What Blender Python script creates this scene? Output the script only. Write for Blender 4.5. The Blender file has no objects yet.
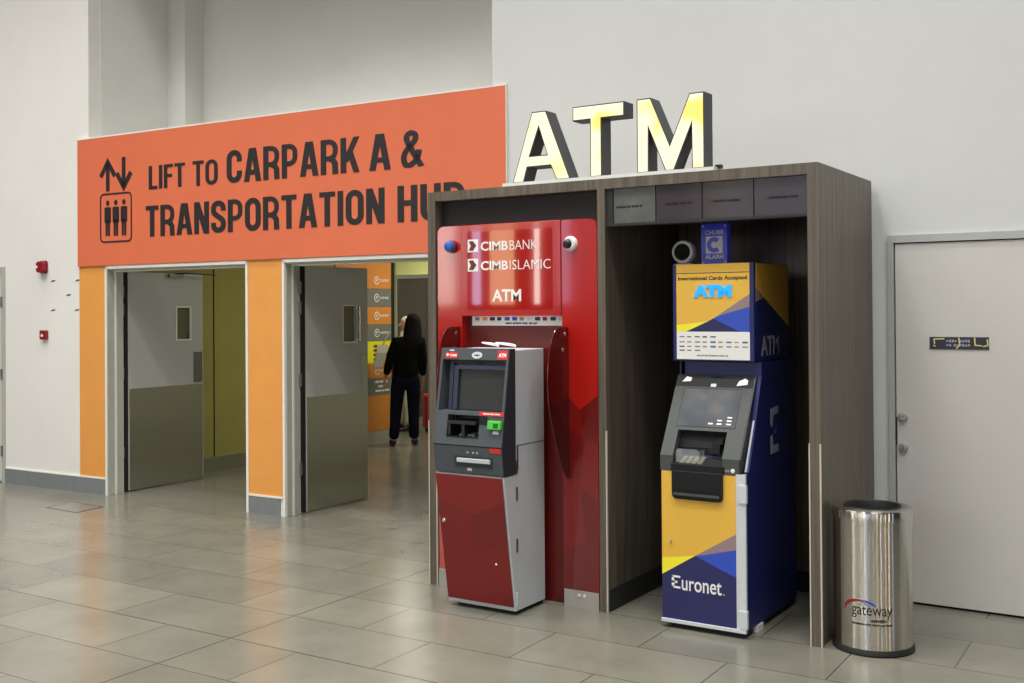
import bpy, bmesh, math, random
from mathutils import Vector, Matrix
random.seed(7)
sc = bpy.context.scene
C = sc.collection
PI = math.pi

# ---------------------------------------------------------------- colours and materials
def lin(c):
    return tuple((x/255/12.92) if x/255 <= .04045 else ((x/255+.055)/1.055)**2.4 for x in c)

def mat(name, rgb, rough=.5, metal=0., spec=.5, coat=0., coat_rough=.05, vary=0., vscale=3., bump=0., bscale=40.,
        stretch=(1, 1, 1), emit=None, estr=0., rgb2=None, trans=0., alpha=1., rvary=0.):
    m = bpy.data.materials.new(name); m.use_nodes = True
    nt = m.node_tree; N = nt.nodes; Lk = nt.links
    b = N['Principled BSDF']
    c = (*lin(rgb), 1)
    b.inputs['Base Color'].default_value = c
    b.inputs['Roughness'].default_value = rough
    b.inputs['Metallic'].default_value = metal
    b.inputs['Specular IOR Level'].default_value = spec
    b.inputs['Coat Weight'].default_value = coat
    b.inputs['Coat Roughness'].default_value = coat_rough
    b.inputs['Transmission Weight'].default_value = trans
    b.inputs['Alpha'].default_value = alpha
    if emit:
        b.inputs['Emission Color'].default_value = (*lin(emit), 1); b.inputs['Emission Strength'].default_value = estr
    if vary or bump or rgb2 or rvary:
        tc = N.new('ShaderNodeTexCoord'); mp = N.new('ShaderNodeMapping')
        mp.inputs['Scale'].default_value = stretch
        Lk.new(tc.outputs['Object'], mp.inputs['Vector'])
        nz = N.new('ShaderNodeTexNoise'); nz.inputs['Scale'].default_value = vscale; nz.inputs['Detail'].default_value = 6
        nz.inputs['Roughness'].default_value = .62
        Lk.new(mp.outputs[0], nz.inputs['Vector'])
        if vary or rgb2:
            mx = N.new('ShaderNodeMix'); mx.data_type = 'RGBA'
            if rgb2:
                mx.inputs[6].default_value = c; mx.inputs[7].default_value = (*lin(rgb2), 1)
            else:
                mx.inputs[6].default_value = (*[x*(1-vary) for x in c[:3]], 1)
                mx.inputs[7].default_value = (*[min(1, x*(1+vary)) for x in c[:3]], 1)
            mr = N.new('ShaderNodeMapRange'); mr.inputs[1].default_value = .3; mr.inputs[2].default_value = .7
            Lk.new(nz.outputs['Fac'], mr.inputs[0]); Lk.new(mr.outputs[0], mx.inputs[0])
            Lk.new(mx.outputs[2], b.inputs['Base Color'])
        if rvary:
            r2 = N.new('ShaderNodeMapRange'); r2.inputs[1].default_value = .3; r2.inputs[2].default_value = .7
            r2.inputs[3].default_value = max(.02, rough-rvary); r2.inputs[4].default_value = rough+rvary
            Lk.new(nz.outputs['Fac'], r2.inputs[0]); Lk.new(r2.outputs[0], b.inputs['Roughness'])
        if bump:
            n2 = N.new('ShaderNodeTexNoise'); n2.inputs['Scale'].default_value = bscale; n2.inputs['Detail'].default_value = 4
            Lk.new(mp.outputs[0], n2.inputs['Vector'])
            bp = N.new('ShaderNodeBump'); bp.inputs['Strength'].default_value = bump; bp.inputs['Distance'].default_value = .01
            Lk.new(n2.outputs['Fac'], bp.inputs['Height']); Lk.new(bp.outputs[0], b.inputs['Normal'])
    return m

M = {}
M['wall'] = mat('white plaster', (228, 227, 221), .75, vary=.035, vscale=1.3, bump=.12, bscale=9)
M['wall_cool'] = mat('pale grey plaster', (208, 211, 208), .72, vary=.03, vscale=1.1, bump=.12, bscale=8)
M['sign_orange'] = mat('red orange painted board', (219, 112, 76), .5, vary=.03, vscale=1.5)
M['pier_orange'] = mat('amber orange paint', (228, 157, 76), .5, vary=.05, vscale=2.5)
M['skirt'] = mat('blue grey skirting tile', (122, 127, 129), .45, vary=.08, vscale=14, stretch=(3, 3, .4))
M['frame'] = mat('painted steel frame', (176, 178, 168), .45, vary=.06, vscale=6)
M['frame_edge'] = mat('white frame edge', (232, 231, 222), .5)
M['door_grey'] = mat('grey painted door', (176, 179, 175), .42, vary=.03, vscale=2)
M['door_pale'] = mat('pale grey painted door', (204, 203, 197), .5, vary=.03, vscale=2, bump=.05, bscale=30)
M['steel'] = mat('brushed steel', (176, 178, 166), .24, metal=1, vary=.03, vscale=2, stretch=(1, .3, 2.5), rvary=.03)
M['steel_bin'] = mat('brushed stainless steel', (205, 202, 194), .2, metal=1, vary=.03, vscale=2, stretch=(30, 30, .2))
def aniso(m, amount=.85):
    N = m.node_tree.nodes; b_ = N['Principled BSDF']; tg = N.new('ShaderNodeTangent'); tg.direction_type = 'RADIAL'; tg.axis = 'Z'
    m.node_tree.links.new(tg.outputs[0], b_.inputs['Tangent']); b_.inputs['Anisotropic'].default_value = amount; b_.inputs['Anisotropic Rotation'].default_value = .25
M['steel_bin'].node_tree.nodes['Principled BSDF'].inputs['Roughness'].default_value = .2
aniso(M['steel_bin'], 1.0)
M['steel_bright'] = mat('bright steel', (214, 212, 206), .25, metal=1)
M['plate_dull'] = mat('satin metal plate', (176, 174, 166), .5, metal=.35, vary=.05, vscale=9)
M['hinge'] = mat('dull steel', (128, 128, 124), .4, metal=.9)
M['black'] = mat('black plastic', (22, 23, 25), .45)
M['black_matt'] = mat('matt black board', (34, 35, 36), .6)
M['gap'] = mat('dark gap', (14, 14, 14), .9)
M['rubber'] = mat('black rubber', (26, 27, 27), .55)
M['olive'] = mat('olive gloss laminate', (160, 154, 84), .16, vary=.08, vscale=1.2)
M['lime'] = mat('pale lime paint', (208, 214, 140), .6)
M['ink'] = mat('charcoal lettering', (33, 31, 32), .55)
M['white'] = mat('white vinyl', (240, 240, 236), .5)
M['white_plastic'] = mat('white plastic', (222, 222, 218), .4)
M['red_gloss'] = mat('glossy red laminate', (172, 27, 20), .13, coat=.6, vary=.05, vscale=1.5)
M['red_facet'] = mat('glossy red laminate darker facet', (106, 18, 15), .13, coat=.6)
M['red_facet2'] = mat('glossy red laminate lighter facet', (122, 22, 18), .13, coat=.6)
M['red_deep'] = mat('deep red panel', (98, 26, 22), .32, vary=.06, vscale=2)
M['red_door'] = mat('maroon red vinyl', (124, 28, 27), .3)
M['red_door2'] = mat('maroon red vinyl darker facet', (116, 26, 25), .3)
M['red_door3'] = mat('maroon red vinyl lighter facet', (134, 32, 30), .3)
M['red_label'] = mat('red label', (214, 48, 46), .5)
M['header_red'] = mat('glossy red sign face', (166, 24, 20), .05, coat=1, coat_rough=.02, vary=.04, vscale=2)
M['acrylic_red'] = mat('smoked red acrylic', (58, 10, 12), .05, alpha=.6, coat=.5)
M['acrylic_edge'] = mat('acrylic edge', (96, 36, 36), .1, alpha=.8)
M['silver'] = mat('silver grey enamel', (200, 208, 212), .4, metal=.15)
M['fascia'] = mat('charcoal grey plastic', (72, 79, 84), .42)
M['fascia_dark'] = mat('dark slate plastic', (42, 47, 56), .45)
M['slate_blue'] = mat('slate blue plastic', (44, 50, 72), .4)
M['screen_off'] = mat('dark screen glass', (46, 51, 51), .3, spec=.25)
M['green'] = mat('green lit card reader', (64, 176, 56), .4, emit=(70, 210, 60), estr=.12)
M['green_dark'] = mat('dark green slot', (10, 90, 20), .4)
M['blue_lens'] = mat('blue beacon lens', (40, 96, 176), .25, coat=.3)
M['navy'] = mat('navy enamel', (26, 36, 96), .4)
M['navy_dark'] = mat('dark navy vinyl', (36, 38, 92), .4)
M['blue_mid'] = mat('cobalt blue vinyl', (48, 80, 190), .4)
M['yellow'] = mat('amber yellow vinyl', (232, 184, 70), .45)
M['lemon'] = mat('lemon yellow vinyl', (250, 238, 50), .45)
M['taupe'] = mat('taupe vinyl', (150, 128, 128), .45)
M['console'] = mat('grey console plastic', (74, 78, 75), .55, spec=.3)
M['console_dark'] = mat('dark console plastic', (22, 24, 28), .55, spec=.3)
M['pale_metal'] = mat('pale grey enamel', (206, 212, 214), .4)
M['sky_lit'] = mat('lit cyan blue letters', (20, 140, 240), .4, emit=(10, 130, 245), estr=1.1)
M['sign_blue'] = mat('violet blue sign plate', (62, 70, 190), .35, emit=(50, 58, 180), estr=.12)
M['faint_white'] = mat('faded white vinyl', (150, 152, 170), .5)
M['letter_side'] = mat('dark bronze letter return', (58, 58, 62), .5)
M['perspex'] = mat('clear moulded plastic', (200, 205, 205), .1, alpha=.2)
M['keys'] = mat('metal keypad keys', (170, 166, 140), .4, metal=.3)
M['alarm_red'] = mat('dark red plastic', (140, 24, 34), .35)
M['sign_black'] = mat('black notice plate', (40, 42, 52), .4)
M['tape'] = mat('yellowed tape remains', (226, 212, 130), .6)
M['hair'] = mat('black hair', (8, 7, 7), .8, spec=.15)
M['skin'] = mat('skin', (176, 124, 98), .5)
M['jacket'] = mat('black knit top', (8, 8, 10), .9, spec=.1)
M['jeans'] = mat('dark blue jeans', (13, 17, 32), .9, spec=.1)
M['shoe'] = mat('black shoe leather', (18, 18, 18), .5)
M['bag'] = mat('pale grey leather', (176, 172, 158), .55)
M['cream'] = mat('cream cotton', (202, 194, 170), .85)
M['headscarf'] = mat('white headscarf cloth', (226, 222, 210), .85)
M['case_red'] = mat('red suitcase shell', (176, 34, 34), .3)
M['lift_steel'] = mat('dark lift door steel', (110, 104, 98), .35, metal=.8)
M['glass_dim'] = mat('wired vision glass', (104, 108, 84), .1, alpha=.85)
M['added_glow'] = mat('added reflection glow', (255, 250, 238), .4, emit=(255, 248, 236), estr=8)  # invented glow for unseen strips, added to streak the bin and red panel
M['added_glow_blue'] = mat('added reflection glow cool', (220, 226, 255), .4, emit=(206, 214, 255), estr=5)
M['added_glow_amber'] = mat('added reflection glow warm', (255, 214, 150), .4, emit=(255, 220, 170), estr=4)
M['pillar'] = mat('hall pillar paint', (120, 116, 106), .6)
M['dark_hall'] = mat('dim shopfront', (70, 66, 60), .6)

def acrylic_glass():
    return mat('tinted fascia glass', (60, 55, 62), .14, spec=.3)
M['fascia_glass'] = acrylic_glass()
M['fascia_glass_pale'] = mat('milky tinted fascia glass', (90, 93, 89), .15, spec=.3, vary=.15, vscale=9)

def wood(name, a, b, c):
    m = bpy.data.materials.new(name); m.use_nodes = True
    N = m.node_tree.nodes; Lk = m.node_tree.links; p = N['Principled BSDF']
    tc = N.new('ShaderNodeTexCoord'); mp = N.new('ShaderNodeMapping'); mp.inputs['Scale'].default_value = (34, 34, .9)
    Lk.new(tc.outputs['Object'], mp.inputs['Vector'])
    n1 = N.new('ShaderNodeTexNoise'); n1.inputs['Scale'].default_value = 1; n1.inputs['Detail'].default_value = 5; n1.inputs['Roughness'].default_value = .6
    Lk.new(mp.outputs[0], n1.inputs['Vector'])
    mp2 = N.new('ShaderNodeMapping'); mp2.inputs['Scale'].default_value = (160, 160, 3)
    Lk.new(tc.outputs['Object'], mp2.inputs['Vector'])
    n2 = N.new('ShaderNodeTexNoise'); n2.inputs['Scale'].default_value = 1; n2.inputs['Detail'].default_value = 3
    Lk.new(mp2.outputs[0], n2.inputs['Vector'])
    ad = N.new('ShaderNodeMath'); ad.operation = 'MULTIPLY_ADD'; ad.inputs[1].default_value = .45
    Lk.new(n2.outputs['Fac'], ad.inputs[0]); Lk.new(n1.outputs['Fac'], ad.inputs[2])
    cr = N.new('ShaderNodeValToRGB')
    e = cr.color_ramp.elements
    e[0].position = .5; e[0].color = (*lin(a), 1); e[1].position = .95; e[1].color = (*lin(c), 1)
    x = cr.color_ramp.elements.new(.72); x.color = (*lin(b), 1)
    Lk.new(ad.outputs[0], cr.inputs[0]); Lk.new(cr.outputs[0], p.inputs['Base Color'])
    p.inputs['Roughness'].default_value = .42
    return m
M['wood'] = wood('grey brown wood laminate', (72, 65, 55), (93, 85, 73), (110, 101, 87))
M['trim_strip'] = mat('pale corner strip', (206, 200, 184), .4)

def floor_mat():
    m = bpy.data.materials.new('beige grey stone tiles'); m.use_nodes = True
    N = m.node_tree.nodes; Lk = m.node_tree.links; p = N['Principled BSDF']
    tc = N.new('ShaderNodeTexCoord'); mp = N.new('ShaderNodeMapping')
    # tile grid: crossing of the two wide joints at (-4.045, 3.75), turned 0.66 degrees
    mp.vector_type = 'TEXTURE'
    mp.inputs['Location'].default_value = (-4.045+.443, 3.745, 0); mp.inputs['Rotation'].default_value = (0, 0, math.radians(.66))
    Lk.new(tc.outputs['Object'], mp.inputs['Vector'])
    br = N.new('ShaderNodeTexBrick'); br.offset = .5; br.offset_frequency = 2; br.squash = 1
    br.inputs['Scale'].default_value = 1; br.inputs['Brick Width'].default_value = .886; br.inputs['Row Height'].default_value = .443
    br.inputs['Mortar Size'].default_value = .003; br.inputs['Mortar Smooth'].default_value = .25; br.inputs['Bias'].default_value = 0
    br.inputs['Color1'].default_value = (*lin((123, 121, 109)), 1); br.inputs['Color2'].default_value = (*lin((113, 111, 101)), 1)
    br.inputs['Mortar'].default_value = (*lin((64, 61, 55)), 1)
    Lk.new(mp.outputs[0], br.inputs['Vector'])
    nz = N.new('ShaderNodeTexNoise'); nz.inputs['Scale'].default_value = 2.6; nz.inputs['Detail'].default_value = 6; nz.inputs['Roughness'].default_value = .6
    Lk.new(tc.outputs['Object'], nz.inputs['Vector'])
    mr = N.new('ShaderNodeMapRange'); mr.inputs[1].default_value = .3; mr.inputs[2].default_value = .7; mr.inputs[3].default_value = .82; mr.inputs[4].default_value = 1.06
    Lk.new(nz.outputs['Fac'], mr.inputs[0])
    mul = N.new('ShaderNodeMix'); mul.data_type = 'RGBA'; mul.blend_type = 'MULTIPLY'; mul.inputs[0].default_value = 1
    Lk.new(br.outputs['Color'], mul.inputs[6]); Lk.new(mr.outputs[0], mul.inputs[7])
    # two wide dark joints
    sp = N.new('ShaderNodeSeparateXYZ'); Lk.new(mp.outputs[0], sp.inputs[0])
    fac = []
    for ch, off in (('X', .443), ('Y', 0)):
        s = N.new('ShaderNodeMath'); s.operation = 'ADD'; s.inputs[1].default_value = off
        Lk.new(sp.outputs[ch], s.inputs[0])
        a = N.new('ShaderNodeMath'); a.operation = 'ABSOLUTE'; Lk.new(s.outputs[0], a.inputs[0])
        l = N.new('ShaderNodeMath'); l.operation = 'LESS_THAN'; l.inputs[1].default_value = .0042; Lk.new(a.outputs[0], l.inputs[0])
        fac.append(l)
    mxx = N.new('ShaderNodeMath'); mxx.operation = 'MAXIMUM'
    Lk.new(fac[0].outputs[0], mxx.inputs[0]); Lk.new(fac[1].outputs[0], mxx.inputs[1])
    m2 = N.new('ShaderNodeMix'); m2.data_type = 'RGBA'; Lk.new(mxx.outputs[0], m2.inputs[0])
    Lk.new(mul.outputs[2], m2.inputs[6]); m2.inputs[7].default_value = (*lin((66, 62, 56)), 1)
    Lk.new(m2.outputs[2], p.inputs['Base Color'])
    r2 = N.new('ShaderNodeMapRange'); r2.inputs[1].default_value = .3; r2.inputs[2].default_value = .7; r2.inputs[3].default_value = .19; r2.inputs[4].default_value = .24
    Lk.new(nz.outputs['Fac'], r2.inputs[0]); Lk.new(r2.outputs[0], p.inputs['Roughness'])
    bp = N.new('ShaderNodeBump'); bp.inputs['Strength'].default_value = .25; bp.inputs['Distance'].default_value = .002
    iv = N.new('ShaderNodeMath'); iv.operation = 'SUBTRACT'; iv.inputs[0].default_value = 1; Lk.new(br.outputs['Fac'], iv.inputs[1])
    Lk.new(iv.outputs[0], bp.inputs['Height']); Lk.new(bp.outputs[0], p.inputs['Normal'])
    return m
M['floor'] = floor_mat()

def lit_face():
    # opal face of the lamp letters: the lamps inside show as warmer and whiter patches
    m = bpy.data.materials.new('lit opal letter face'); m.use_nodes = True
    N = m.node_tree.nodes; Lk = m.node_tree.links; p = N['Principled BSDF']
    tc = N.new('ShaderNodeTexCoord'); nz = N.new('ShaderNodeTexNoise'); nz.inputs['Scale'].default_value = 4.5; nz.inputs['Detail'].default_value = 1
    Lk.new(tc.outputs['Object'], nz.inputs['Vector'])
    cr = N.new('ShaderNodeValToRGB'); e = cr.color_ramp.elements
    e[0].position = .32; e[0].color = (*lin((255, 226, 96)), 1); e[1].position = .45; e[1].color = (*lin((255, 250, 206)), 1)
    Lk.new(nz.outputs['Fac'], cr.inputs[0]); Lk.new(cr.outputs[0], p.inputs['Emission Color'])
    p.inputs['Emission Strength'].default_value = 1.0; p.inputs['Base Color'].default_value = (.12, .11, .09, 1)
    return m
M['lit'] = lit_face()

# ---------------------------------------------------------------- mesh building
_txt = {}
def text_mesh(s, bold=0., space=1.):
    k = (s, bold, space)
    if k not in _txt:
        cu = bpy.data.curves.new('t', 'FONT'); cu.body = s; cu.size = 1; cu.extrude = .5; cu.offset = bold
        cu.resolution_u = 3; cu.space_character = space
        o = bpy.data.objects.new('t', cu); C.objects.link(o)
        dg = bpy.context.evaluated_depsgraph_get(); dg.update()
        me = bpy.data.meshes.new_from_object(o.evaluated_get(dg))
        vs = [tuple(v.co) for v in me.vertices]; fs = [tuple(p.vertices) for p in me.polygons]
        C.objects.unlink(o); bpy.data.objects.remove(o); bpy.data.meshes.remove(me); bpy.data.curves.remove(cu)
        x0 = min(v[0] for v in vs); x1 = max(v[0] for v in vs); y0 = min(v[1] for v in vs); y1 = max(v[1] for v in vs)
        _txt[k] = ([((x-x0)/(x1-x0), (y-y0)/(y1-y0), z+.5) for x, y, z in vs], fs)
    return _txt[k]

class MB:
    def __init__(s): s.v = []; s.f = []; s.m = []; s.i = 0
    def add(s, vs, fs, mi=0):
        b = len(s.v); s.v += [tuple(p) for p in vs]; s.f += [tuple(b+i for i in f) for f in fs]; s.m += [mi]*len(fs); return s
    def box(s, x0, x1, y0, y1, z0, z1, mi=0):
        return s.add([(x, y, z) for z in (z0, z1) for y in (y0, y1) for x in (x0, x1)],
                     [(0, 2, 3, 1), (4, 5, 7, 6), (0, 1, 5, 4), (2, 6, 7, 3), (0, 4, 6, 2), (1, 3, 7, 5)], mi)
    def prism(s, poly, a, b, fn, mi=0):
        n = len(poly)
        vs = [fn(p[0], p[1], a) for p in poly]+[fn(p[0], p[1], b) for p in poly]
        fs = [tuple(range(n)), tuple(reversed(range(n, 2*n)))]+[(i, i+n, (i+1) % n+n, (i+1) % n) for i in range(n)]
        return s.add(vs, fs, mi)
    def py(s, poly, y0, y1, mi=0): return s.prism(poly, y0, y1, lambda a, b, c: (a, c, b), mi)      # (x,z) outline
    def px(s, poly, x0, x1, mi=0): return s.prism(poly, x0, x1, lambda a, b, c: (c, a, b), mi)      # (y,z) outline
    def pz(s, poly, z0, z1, mi=0): return s.prism(poly, z0, z1, lambda a, b, c: (a, b, c), mi)
    def hex(s, a, b, mi=0):       # two quads of four points each
        return s.add(list(a)+list(b), [(0, 1, 2, 3), (7, 6, 5, 4)]+[(i, i+4, (i+1) % 4+4, (i+1) % 4) for i in range(4)], mi)
    def text(s, t, fn, w, h, d, bold=0., mi=0, space=1.):
        if t[0] == '~':       # print too small to read in the photograph: short strokes, '~' then word lengths
            ws = [int(c) for c in t[1:]]; tot = sum(ws)+.7*(len(ws)-1); x = 0
            for k_, n_ in enumerate(ws):
                for j in range(n_):
                    a, e = (x+j+.08)/tot*w, (x+j+.86)/tot*w; lo = .0 if (j+k_) % 3 else .18; hi = 1. if (j*2+k_) % 3 else .8
                    s.prism([(a, lo*h), (e, lo*h), (e, hi*h), (a, hi*h)], 0, d, fn, mi)
                x += n_+.7
            return s
        vs, fs = text_mesh(t, bold, space)
        return s.add([fn(x*w, y*h, z*d) for x, y, z in vs], fs, mi)
    def ribbon(s, pts, t, fn, d, closed=False, mi=0, clamp=None):
        pts = [p for i, p in enumerate(pts) if i == 0 or math.dist(p, pts[i-1]) > 1e-5]
        if closed and math.dist(pts[0], pts[-1]) < 1e-5: pts = pts[:-1]
        n = len(pts); L = []; R = []
        for i in range(n):
            p = Vector(pts[i])
            a = Vector(pts[i-1]) if (i or closed) else None
            b = Vector(pts[(i+1) % n]) if (i < n-1 or closed) else None
            d1 = (p-a).normalized() if a is not None else None; d2 = (b-p).normalized() if b is not None else None
            if d1 is None: d1 = d2
            if d2 is None: d2 = d1
            n1 = Vector((-d1.y, d1.x)); n2 = Vector((-d2.y, d2.x)); mm = (n1+n2)
            mm = mm.normalized() if mm.length > 1e-6 else n1
            k = t/2/max(.35, mm.dot(n1))
            L.append(p+mm*k); R.append(p-mm*k)
        vs = []
        for i in range(n):
            for q in (L[i], R[i]):
                x, y = q
                if clamp: y = min(max(y, clamp[0]), clamp[1])
                vs += [fn(x, y, 0), fn(x, y, d)]
        fs = []
        for i in range(n if closed else n-1):
            a = 4*i; b = 4*((i+1) % n)
            fs += [(a, a+2, b+2, b), (a+1, b+1, b+3, a+3), (a, b, b+1, a+1), (a+2, a+3, b+3, b+2)]
        if not closed:
            fs += [(0, 1, 3, 2), (4*n-4, 4*n-2, 4*n-1, 4*n-3)]
        return s.add(vs, fs, mi)
    def lathe(s, prof, c, axis='z', n=40, mi=0, a0=0, sx=1., cap=True):   # prof (r, h) about the axis through c
        m = len(prof); vs = []
        for k in range(n):
            t = a0+2*PI*k/n
            for r, h in prof:
                u, w = r*math.cos(t)*sx, r*math.sin(t)
                vs.append({'z': (c[0]+u, c[1]+w, c[2]+h), 'y': (c[0]+u, c[1]+h, c[2]+w), 'x': (c[0]+h, c[1]+u, c[2]+w)}[axis])
        fs = [(k*m+j, ((k+1) % n)*m+j, ((k+1) % n)*m+j+1, k*m+j+1) for k in range(n) for j in range(m-1)]
        for j in (0, m-1) if cap else ():
            if prof[j][0] > 1e-5: fs.append(tuple(k*m+j for k in range(n)))
        return s.add(vs, fs, mi)
    def tube(s, pts, r, n=10, mi=0):
        P = [Vector(p) for p in pts]; vs = []; up = Vector((.13, .21, .97))
        for i, p in enumerate(P):
            d = (P[min(i+1, len(P)-1)]-P[max(i-1, 0)]).normalized()
            a = d.cross(up).normalized(); b = d.cross(a)
            rr = r[i] if isinstance(r, (list, tuple)) else r
            vs += [tuple(p+a*rr*math.cos(2*PI*k/n)+b*rr*math.sin(2*PI*k/n)) for k in range(n)]
        fs = [(i*n+k, i*n+(k+1) % n, (i+1)*n+(k+1) % n, (i+1)*n+k) for i in range(len(P)-1) for k in range(n)]
        fs += [tuple(range(n)), tuple((len(P)-1)*n+k for k in range(n))]
        return s.add(vs, fs, mi)

def rrect(x0, x1, z0, z1, r, n=6, corners=(1, 1, 1, 1)):   # bl, br, tr, tl
    out = []
    for k, (cx, cz, a) in enumerate(((x0+r, z0+r, PI), (x1-r, z0+r, 1.5*PI), (x1-r, z1-r, 0), (x0+r, z1-r, .5*PI))):
        if corners[k]:
            out += [(cx+r*math.cos(a+PI/2*j/n), cz+r*math.sin(a+PI/2*j/n)) for j in range(n+1)]
        else:
            out.append(((x0, z0), (x1, z0), (x1, z1), (x0, z1))[k])
    return out

LA = math.radians(2.04)
FRAMES = {'K': Matrix.Identity(4), 'L': Matrix.Translation((-8.164, 6.085, 0)) @ Matrix.Rotation(LA, 4, 'Z')}
BASE = {}
def thing(name, label, cat, base, frame='K', group=None):
    o = bpy.data.objects.new(name, None); C.objects.link(o); o.empty_display_size = .1
    o.matrix_world = FRAMES[frame] @ Matrix.Translation(base)
    o['label'] = label; o['category'] = cat
    if group: o['group'] = group
    BASE[o.name] = Vector(base); return o
def _mesh(mb, name, mats, base, smooth, bevel):
    me = bpy.data.meshes.new(name)
    me.from_pydata([tuple(Vector(v)-base) for v in mb.v], [], mb.f)
    if not isinstance(mats, (list, tuple)): mats = [mats]
    for m in mats: me.materials.append(M[m])
    for p, i in zip(me.polygons, mb.m): p.material_index = i
    bm = bmesh.new(); bm.from_mesh(me); bmesh.ops.recalc_face_normals(bm, faces=bm.faces)
    if smooth:
        bmesh.ops.remove_doubles(bm, verts=bm.verts, dist=1e-5)
        for f in bm.faces: f.smooth = True
        for e in bm.edges:
            if len(e.link_faces) == 2 and e.calc_face_angle(0) > math.radians(35): e.smooth = False
    bm.to_mesh(me); bm.free()
    o = bpy.data.objects.new(name, me); C.objects.link(o)
    if bevel:
        b = o.modifiers.new('bevel', 'BEVEL'); b.width = bevel; b.segments = 2; b.limit_method = 'ANGLE'; b.angle_limit = math.radians(50)
    return o
def part(mb, name, mats, parent, smooth=False, bevel=0, label=None):
    base = BASE[parent.name]
    o = _mesh(mb, name, mats, base, smooth, bevel); o.parent = parent; BASE[o.name] = base
    if label: o['label'] = label
    return o
def solo(mb, name, mats, base, frame='K', label=None, cat=None, group=None, kind=None, smooth=False, bevel=0):
    o = _mesh(mb, name, mats, Vector(base), smooth, bevel)
    o.matrix_world = FRAMES[frame] @ Matrix.Translation(base)
    if label: o['label'] = label
    if cat: o['category'] = cat
    if group: o['group'] = group
    if kind: o['kind'] = kind
    BASE[o.name] = Vector(base); return o
def struct(mb, name, mats, base=(0, 0, 0), frame='K', **k): return solo(mb, name, mats, base, frame, kind='structure', **k)
def sroot(name, base, frame='K'):
    o = bpy.data.objects.new(name, None); C.objects.link(o); o.matrix_world = FRAMES[frame] @ Matrix.Translation(base)
    o['kind'] = 'structure'; BASE[o.name] = Vector(base); return o

# ================================================================ THE HALL
struct(MB().box(-16, 8, -9, 14, -.1, 0), 'floor', 'floor')

# wall_left in its own frame: u along the wall, v into it; two door openings and a high alcove
b = MB()
b.box(-7, -1.36-.94, 0, .16, 0, 8); b.box(-2.30, -1.375, .06, .16, 0, 2.03); b.box(-2.30, -1.36, 0, .16, 2.03, 8)
b.box(-1.36, -.172, 0, .16, 0, 8)
b.box(-.172, .07, 0, .16, 0, 3.12); b.box(1.715, 2.127, 0, .16, 0, 3.12); b.box(3.77, 4.02, 0, .16, 0, 3.12)
b.box(-.172, 4.02, 0, .16, 5.48, 8); b.box(.07, 1.715, 0, .16, 1.98, 3.12); b.box(2.127, 3.77, 0, .16, 1.98, 3.12)
struct(b, 'wall_left', 'wall', frame='L')

# wall_right: from behind the sign to the right
b = MB()
wy = lambda x: 6.09+(-1.5-x)*.0567
b.pz([(-4.145, wy(-4.145)), (-1.5, 6.09), (-1.465, 6.09), (-1.465, 6.34), (-4.145, 6.5)], 0, 8)
b.box(-1.465, -.495, 6.09, 6.34, 1.985, 8); b.box(-.495, 5, 6.09, 6.34, 0, 8)
struct(b, 'wall_right', 'wall_cool')

# alcove above the sign
b = MB().box(-8.53, -8.33, 6.20, 7.4, 3.0, 8).box(-8.33, -8.092, 6.95, 7.4, 3.0, 8).box(-8.092, -3.9, 7.17, 7.4, 3.0, 8).box(-8.53, -3.9, 6.36, 7.4, 2.9, 3.0)
M['wall_alcove'] = mat('shaded alcove plaster', (221, 221, 215), .75, vary=.03, vscale=1.3, bump=.1, bscale=9)  # same plaster as the hall walls, greyed to carry the alcove's shade
struct(b, 'wall_alcove', 'wall_alcove')

# orange cladding, skirting
struct(MB().box(-.298, .048, -.004, 0, .151, 2.006), 'trim_1', 'pier_orange', frame='L')
struct(MB().box(1.74, 2.102, -.004, 0, .151, 2.006), 'trim_2', 'pier_orange', frame='L')
struct(MB().box(3.80, 4.12, -.004, 0, .151, 2.006), 'trim_3', 'pier_orange', frame='L')
struct(MB().box(-.298, .045, -.012, 0, .137, .151).box(-1.355, -.298, -.010, 0, .137, .149), 'trim_4', 'frame_edge', frame='L')
struct(MB().box(1.742, 2.10, -.012, 0, .137, .151), 'trim_5', 'frame_edge', frame='L')
struct(MB().box(-1.355, .042, -.010, 0, 0, .137), 'baseboard_left', 'skirt', frame='L')
struct(MB().box(1.745, 2.07, -.010, 0, 0, .137), 'baseboard_pier', 'skirt', frame='L')
struct(MB().box(3.80, 4.10, -.010, 0, 0, .137), 'baseboard_behind_kiosk', 'skirt', frame='L')
struct(MB().box(-7, -2.34, -.010, 0, 0, .137), 'baseboard_far_left', 'skirt', frame='L')
struct(MB().box(-.44, 5, 6.08, 6.09, 0, .12), 'baseboard_right', 'skirt')

def door_frame(name, u0, u1):
    # white casing edge, grey jamb, pale stop, deeper jamb
    r = sroot(name, (u0, 0, 0), 'L')
    b = MB().box(u0, u0+.022, -.012, .012, 0, 2.003).box(u1-.022, u1, -.012, .012, 0, 2.003).box(u0, u1, -.012, .012, 1.975, 2.003)
    part(b, 'casing', 'frame_edge', r)
    b = MB()
    b.box(u0+.022, u0+.026, .012, .165, 0, 1.975).box(u1-.026, u1-.022, .012, .165, 0, 1.975).box(u0+.026, u1-.026, .012, .165, 1.963, 1.975)
    part(b, 'jamb', 'frame', r)
    b = MB().box(u0+.026, u0+.034, .070, .088, 0, 1.963).box(u1-.034, u1-.026, .070, .088, 0, 1.963).box(u0+.034, u1-.034, .070, .088, 1.950, 1.963)
    part(b, 'door_stop', 'frame_edge', r)
    return r
door_frame('trim_6', .048, 1.74); door_frame('trim_7', 2.104, 3.79)

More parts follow.
